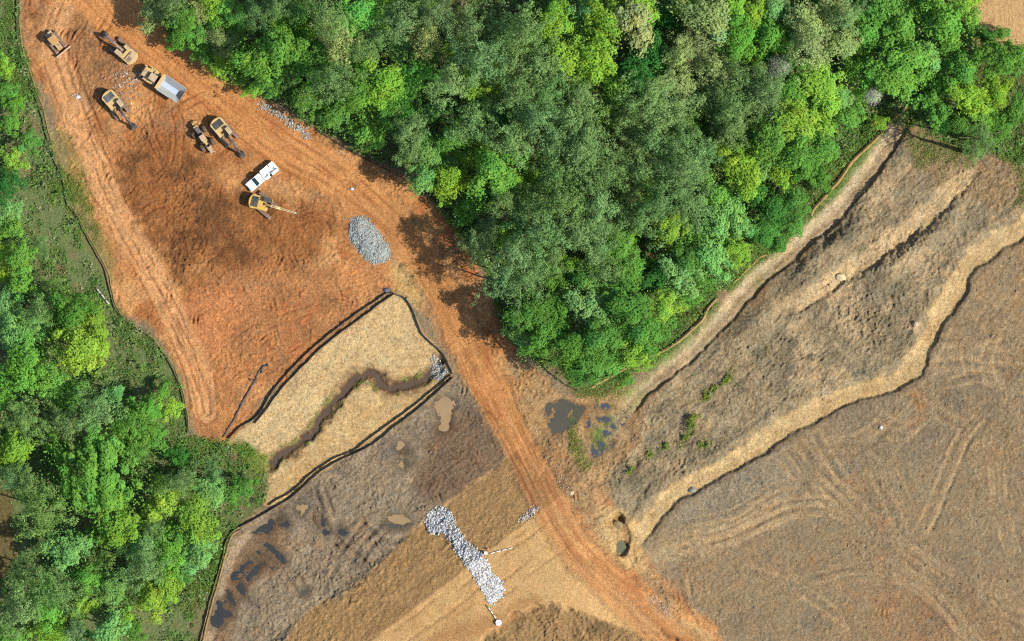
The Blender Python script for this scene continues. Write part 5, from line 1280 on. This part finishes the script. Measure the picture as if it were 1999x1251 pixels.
silt_fence([(31, -30), (33, 50), (36, 90), (50, 135), (66, 182), (80, 222), (89, 262), (100, 300), (122, 350), (130, 395), (148, 421), (168, 460), (188, 496), (206, 531), (216, 575), (224, 602), (240, 622), (262, 640), (290, 656), (312, 681), (335, 716), (351, 756), (361, 800), (366, 845)],
           'long olive black silt fence down the left side of the orange yard', 'fabric', 0.42, every=3.4)
sock([(38, -30), (40, 50), (44, 90), (57, 133), (73, 180), (87, 220), (96, 262), (106, 298)], 'thin tan sock beside the upper end of the long left fence', 'dullsock', group='mulch socks', rad=0.13)
sock([(138, 400), (152, 420), (173, 459), (193, 495), (211, 530), (221, 573), (229, 601), (242, 618)], 'thin tan sock beside the middle of the long left fence', 'dullsock', group='mulch socks', rad=0.13)
sock([(292, 652), (315, 679), (339, 714), (355, 755), (365, 800), (370, 842)], 'thin tan sock beside the lower end of the long left fence', 'dullsock', group='mulch socks', rad=0.12)
sock([(1782, 190), (1766, 214), (1745, 232), (1720, 261), (1690, 291), (1665, 316), (1640, 351), (1610, 386), (1592, 405), (1584, 420)], 'orange tan sock at the head of the dirt track, wood side', group='mulch socks', rad=0.27)
silt_fence([(1778, 190), (1762, 212), (1740, 231), (1715, 260), (1686, 289), (1660, 315), (1635, 350), (1605, 385), (1587, 404)], 'dark fence behind the sock at the dirt track head', 'greenfabric', 0.5)
sock([(1497, 497), (1480, 506), (1460, 525), (1432, 552)], 'short tan sock piece inside the wood bend', group='mulch socks', rad=0.16)
sock([(1400, 583), (1385, 600), (1370, 625), (1345, 650), (1315, 674), (1288, 688), (1260, 700), (1225, 718), (1192, 735), (1155, 757)], 'long tan sock along the wood above the muddy pond', group='mulch socks', rad=0.24)
silt_fence([(1396, 582), (1380, 600), (1366, 623), (1340, 648), (1312, 671), (1285, 685), (1258, 697)], 'dark fence behind the long tan sock above the muddy pond', 'fabric', 0.45)
silt_fence([(588, 232), (612, 247), (652, 275), (700, 304), (742, 325), (790, 350), (842, 386), (880, 420), (906, 450)], 'dark silt fence along the wood edge behind the roadside stones', 'fabric', 0.5)
silt_fence([(956, 498), (966, 520), (976, 545), (986, 600), (988, 640)], 'dark silt fence under the wood edge above the road crossing', 'fabric', 0.5)
silt_fence([(1044, 678), (1054, 705), (1074, 728), (1098, 746), (1126, 762)], 'dark silt fence curving round the wood corner by the pond', 'fabric', 0.6)
# the dark sock lying across the yard
lg = sock([(516, 716), (508, 722), (500, 738), (490, 757), (478, 778), (466, 800), (453, 824), (436, 853)], 'long dark grey sock lying loose across the lower orange yard', 'greysock', 0.17, 'log_sock', 1.2, 'log sock')
sock([(524, 712), (516, 714), (510, 720), (513, 727)], 'short curled end of the dark grey sock', 'greysock', 0.22, 'log_sock', 2.0, 'log sock')
sock([(489, 740), (493, 744), (497, 742)], 'stub of dark branch beside the dark grey sock', 'greysock', 0.16, 'branch', 1.0, 'branch')

# ------------------------------------------------------------------ stone
def rocks(name, pts, rad, pal, seed, flat=0.75, lift=0.3):
    r = np.random.default_rng(seed); n = len(pts)
    t = (1 + 5 ** 0.5) / 2
    ico = np.array([(-1, t, 0), (1, t, 0), (-1, -t, 0), (1, -t, 0), (0, -1, t), (0, 1, t), (0, -1, -t), (0, 1, -t), (t, 0, -1), (t, 0, 1), (-t, 0, -1), (-t, 0, 1)]) / 1.9
    icf = np.array([(0, 11, 5), (0, 5, 1), (0, 1, 7), (0, 7, 10), (0, 10, 11), (1, 5, 9), (5, 11, 4), (11, 10, 2), (10, 7, 6), (7, 1, 8), (3, 9, 4), (3, 4, 2), (3, 2, 6), (3, 6, 8), (3, 8, 9), (4, 9, 5), (2, 4, 11), (6, 2, 10), (8, 6, 7), (9, 8, 1)])
    S = rad[:, None, None] * (1 + r.normal(size=(n, 12, 1)) * 0.2) * r.uniform(0.65, 1.3, (n, 1, 3)) * np.array([1, 1, flat])
    V = ico[None] * S
    a = r.uniform(0, 6.28, n); ca, sa = np.cos(a)[:, None], np.sin(a)[:, None]
    V = np.stack([V[..., 0] * ca - V[..., 1] * sa, V[..., 0] * sa + V[..., 1] * ca, V[..., 2]], -1)
    zz = zmany(pts)
    V += np.stack([WX(pts[:, 0]), WY(pts[:, 1]), zz + rad * lift], 1)[:, None]
    F = (icf[None] + (np.arange(n) * 12)[:, None, None]).reshape(-1, 3)
    pal = np.array(pal); c = pal[r.integers(len(pal), size=n)] * (1 + r.normal(size=(n, 1)) * 0.12)
    return link(name, mesh_np(name, V.reshape(-1, 3), F, STONE, False, {'tint': np.repeat(np.clip(c, 0, .9), 12, 0)}))
def in_poly(pts, n, seed, edge=3.0):
    r = np.random.default_rng(seed); P = np.array(pts, float); out = []
    while len(out) < n:
        q = np.stack([r.uniform(P[:, 0].min() - 6, P[:, 0].max() + 6, n * 2), r.uniform(P[:, 1].min() - 6, P[:, 1].max() + 6, n * 2)], 1)
        sd = poly_sd(pts, q[:, 0], q[:, 1]) + r.normal(size=n * 2) * edge
        out.extend(q[sd < 0])
    return np.array(out[:n])
def along_pts(pts, n, w, seed):
    r = np.random.default_rng(seed); P = smooth_pts(pts, 3); k = r.integers(len(P), size=n)
    return P[k] + r.normal(size=(n, 2)) * w
r0 = np.random.default_rng(8)
WHITE = [alb(228, 228, 232), alb(206, 204, 208), alb(240, 240, 242), alb(184, 182, 186), alb(196, 184, 168)]
GREY = [alb(176, 184, 184), alb(160, 168, 170), alb(196, 200, 196), alb(146, 154, 158), alb(176, 166, 148)]
tag(rocks('riprap', in_poly(RIP, 3600, 21, 3.0), r0.uniform(0.09, 0.27, 3600), WHITE, 31), 'white broken stone strip down the embankment flank', 'riprap', kind='stuff')
tag(rocks('gravel_pile', in_poly([(722 + (x - 722) * .9, 466 + (y - 466) * .9) for x, y in smooth_pts(GRAVEL + [GRAVEL[0]], 8)[:-1]], 4600, 22, 4.0), r0.uniform(0.05, 0.17, 4600), GREY, 32), 'heap of grey crushed stone beside the haul road', 'gravel', kind='stuff')
tag(rocks('roadside_stone', along_pts([(512, 206), (530, 214), (552, 228), (572, 243), (590, 256), (606, 268)], 420, 4.5, 23), r0.uniform(0.06, 0.2, 420), GREY + [alb(190, 160, 130), alb(206, 196, 180)], 33), 'band of pale stone along the wood side of the haul road', 'stone', kind='stuff')
tag(rocks('outlet_stone', in_poly([(846, 692), (856, 698), (864, 712), (876, 728), (864, 740), (850, 742), (842, 730), (842, 716)], 240, 24, 2), r0.uniform(0.08, 0.22, 240), WHITE[3:] + GREY, 34), 'pale stone apron at the stream head in the straw plot', 'stone', kind='stuff')
sc_ = np.concatenate([r0.normal(size=(170, 2)) * (18, 20) + (246, 160), r0.normal(size=(110, 2)) * (9, 11) + (268, 152), r0.normal(size=(40, 2)) * (4, 4) + (152, 189), r0.normal(size=(40, 2)) * (12, 10) + (235, 150)])
tag(rocks('loose_stone', sc_, r0.uniform(0.05, 0.15, len(sc_)), GREY + [alb(120, 104, 96), alb(150, 120, 100), alb(226, 226, 228)], 35), 'loose pale stone strewn round the dump truck', 'stone', kind='stuff')
b_ = np.concatenate([along_pts([(1070, 890), (1090, 925), (1110, 965), (1150, 1010), (1185, 1050)], 160, 6, 26), along_pts([(1268, 1166), (1290, 1180), (1306, 1198)], 260, 6, 27), along_pts([(1220, 1160), (1250, 1200), (1270, 1230)], 90, 8, 28)])
tag(rocks('roadside_gravel', b_, r0.uniform(0.05, 0.13, len(b_)), [alb(176, 170, 158), alb(190, 170, 140), alb(160, 150, 138), alb(204, 200, 192)], 36), 'thin pale gravel along the lower road edge', 'gravel', kind='stuff')
cl = np.stack([r0.uniform(380, 2050, 5000), r0.uniform(330, 1300, 5000)], 1)
ww = nearest_mask(np.clip(mud_ne + gmud + field * 0.5 + mound + tanland, 0, 1) * (1 - wood) * (1 - ROADM) * (1 - SWALEM), cl[:, 0], cl[:, 1])
cl = cl[r0.random(len(cl)) < ww]
oc = nearest_mask(C, cl[:, 0], cl[:, 1])
ob = rocks('clods', cl, r0.gamma(1.6, 0.035, len(cl)) + 0.05, [(0.15, 0.115, 0.075), (0.19, 0.145, 0.095), (0.10, 0.08, 0.055), (0.13, 0.10, 0.07)], 37)
tag(ob, 'clods and stones strewn over the bare soil', 'clods', kind='stuff')
pw = along_pts([(1020, 1012), (1034, 1001), (1050, 987)], 130, 3.2, 25)
tag(rocks('scattered_stone', pw, r0.uniform(0.05, 0.15, 130), WHITE[:3] + [alb(214, 198, 176)], 38), 'short streak of white stone at the embankment top by the road', 'stone', kind='stuff')
def boulder(px, py, rad, colr, label, flat=0.7):
    r = np.random.default_rng(int(px + py))
    V = r.normal(size=(60, 3)); V /= np.linalg.norm(V, axis=1, keepdims=True); V *= (1 + r.normal(size=(60, 1)) * 0.13) * np.array([1.15, 0.9, flat])
    import bmesh
    bm = bmesh.new()
    for v in V: bm.verts.new(v * rad)
    res = bmesh.ops.convex_hull(bm, input=bm.verts)
    bmesh.ops.delete(bm, geom=[g for g in set(res['geom_interior']) | set(res['geom_unused']) if isinstance(g, bmesh.types.BMVert)], context='VERTS')
    me = bpy.data.meshes.new('boulder'); bm.to_mesh(me); bm.free()
    a = me.attributes.new('tint', 'FLOAT_COLOR', 'POINT'); a.data.foreach_set('color', np.tile([*colr, 1.0], len(me.vertices)).astype(np.float32))
    me.materials.append(STONE)
    return tag(link('boulder', me, None, P3(px, py, rad * 0.3)), label, 'boulder')
boulder(756, 567, 0.55, alb(110, 116, 124), 'blue grey boulder at the top corner of the straw plot')
boulder(1643, 541, 0.8, alb(226, 202, 160), 'pale slab of rock on the rough mud cut')
boulder(1353, 957, 0.6, alb(150, 150, 138), 'grey boulder just under the straw ditch bank')
boulder(1788, 632, 0.6, alb(206, 174, 138), 'tan boulder on the upper bank of the straw ditch')
boulder(1116, 961, 0.5, alb(208, 184, 140), 'tan boulder on the far edge of the lower road')
boulder(1206, 1024, 0.9, alb(150, 128, 92), 'tan block at the drain hole below the straw ditch')
boulder(1720, 834, 0.35, alb(220, 220, 214), 'small white stone in the right field under the straw ditch')
boulder(153, 189, 0.4, alb(226, 226, 226), 'white stone at the edge of the yard lane')
boulder(688, 369, 0.3, alb(240, 240, 240), 'small white stone on the haul road above the gravel heap')

# ------------------------------------------------------------------ staffs, cones and the odd box on the embankment
def pole(p, q, label, name, rad=0.09, mats=('plastic', 'steel'), n=12, cap=None, end=None, cat='pipe'):
    a = np.array(P3(*p, 0.35)); b = np.array(P3(*q, 0.35)); o = (a + b) / 2
    root = thing(name, label, cat, tuple(o))
    m1, m2 = MB(), MB()
    for k in range(n): (m1 if k % 3 else m2).tube(a - o + (b - a) * k / n, a - o + (b - a) * (k + 1) / n, rad, k=8)
    m1.build('tube', M[mats[0]], root); m2.build('band', M[mats[1]], root)
    if cap: MB().tube(a - o, a - o + (b - a) * 0.14, rad * 1.5, k=8).build('cap', M[cap], root)
    if end:
        c = b - o
        f = MB().slab([(c[0] + math.cos(t_) * .62, c[1] + math.sin(t_) * .62) for t_ in np.arange(6) * math.pi / 3], c[2], c[2] + 0.3).build('float', M['plastic'], root, 0.04)
        g = MB()
        for t_ in np.arange(3) * 2.09: g.box((c[0] + math.cos(t_) * .22, c[1] + math.sin(t_) * .22, c[2] + 0.315), (0.22, 0.16, 0.03))
        g.build('hole', M['steel'], f)
    return root
pole((955, 1078), (1001, 1066), 'thin white and dark banded pole lying across the embankment', 'banded_pole', 0.06)
pole((952, 1178), (974, 1211), 'white pipe ending in a white hexagonal float on the embankment', 'drain_pipe', 0.08, ('plastic', 'pad'), 12, 'greencap', True)
pole((188, 561), (214, 594), 'pale fallen log in the scrub beside the long left fence', 'fallen_log', 0.16, ('paletwig', 'bark'), 9, cat='log')
for px, py, lb in ((953, 1069, 'orange cone above the grey box on the embankment'), (943, 1083, 'orange cone below the grey box beside the white riprap')):
    c = thing('traffic_cone', lb, 'cone', P3(px, py), 0, 'orange cones by the riprap')
    MB().box((0, 0, 0.03), (0.44, 0.44, 0.06)).build('base', M['orange'], c)
    MB().tube((0, 0, 0.06), (0, 0, 0.72), 0.18, 0.04, 14).build('cone', M['orange'], c)
    MB().tube((0, 0, 0.36), (0, 0, 0.5), 0.125, 0.095, 14).build('stripe', M['plastic'], c)
c = thing('utility_box', 'small blue grey box between the two orange cones', 'box', P3(949, 1076))
MB().box((0, 0, 0.25), (0.55, 0.45, 0.5)).build('case', M['greybox'], c, 0.03); MB().box((0, 0, 0.53), (0.6, 0.5, 0.06)).build('lid', M['plastic'], c, 0.01)
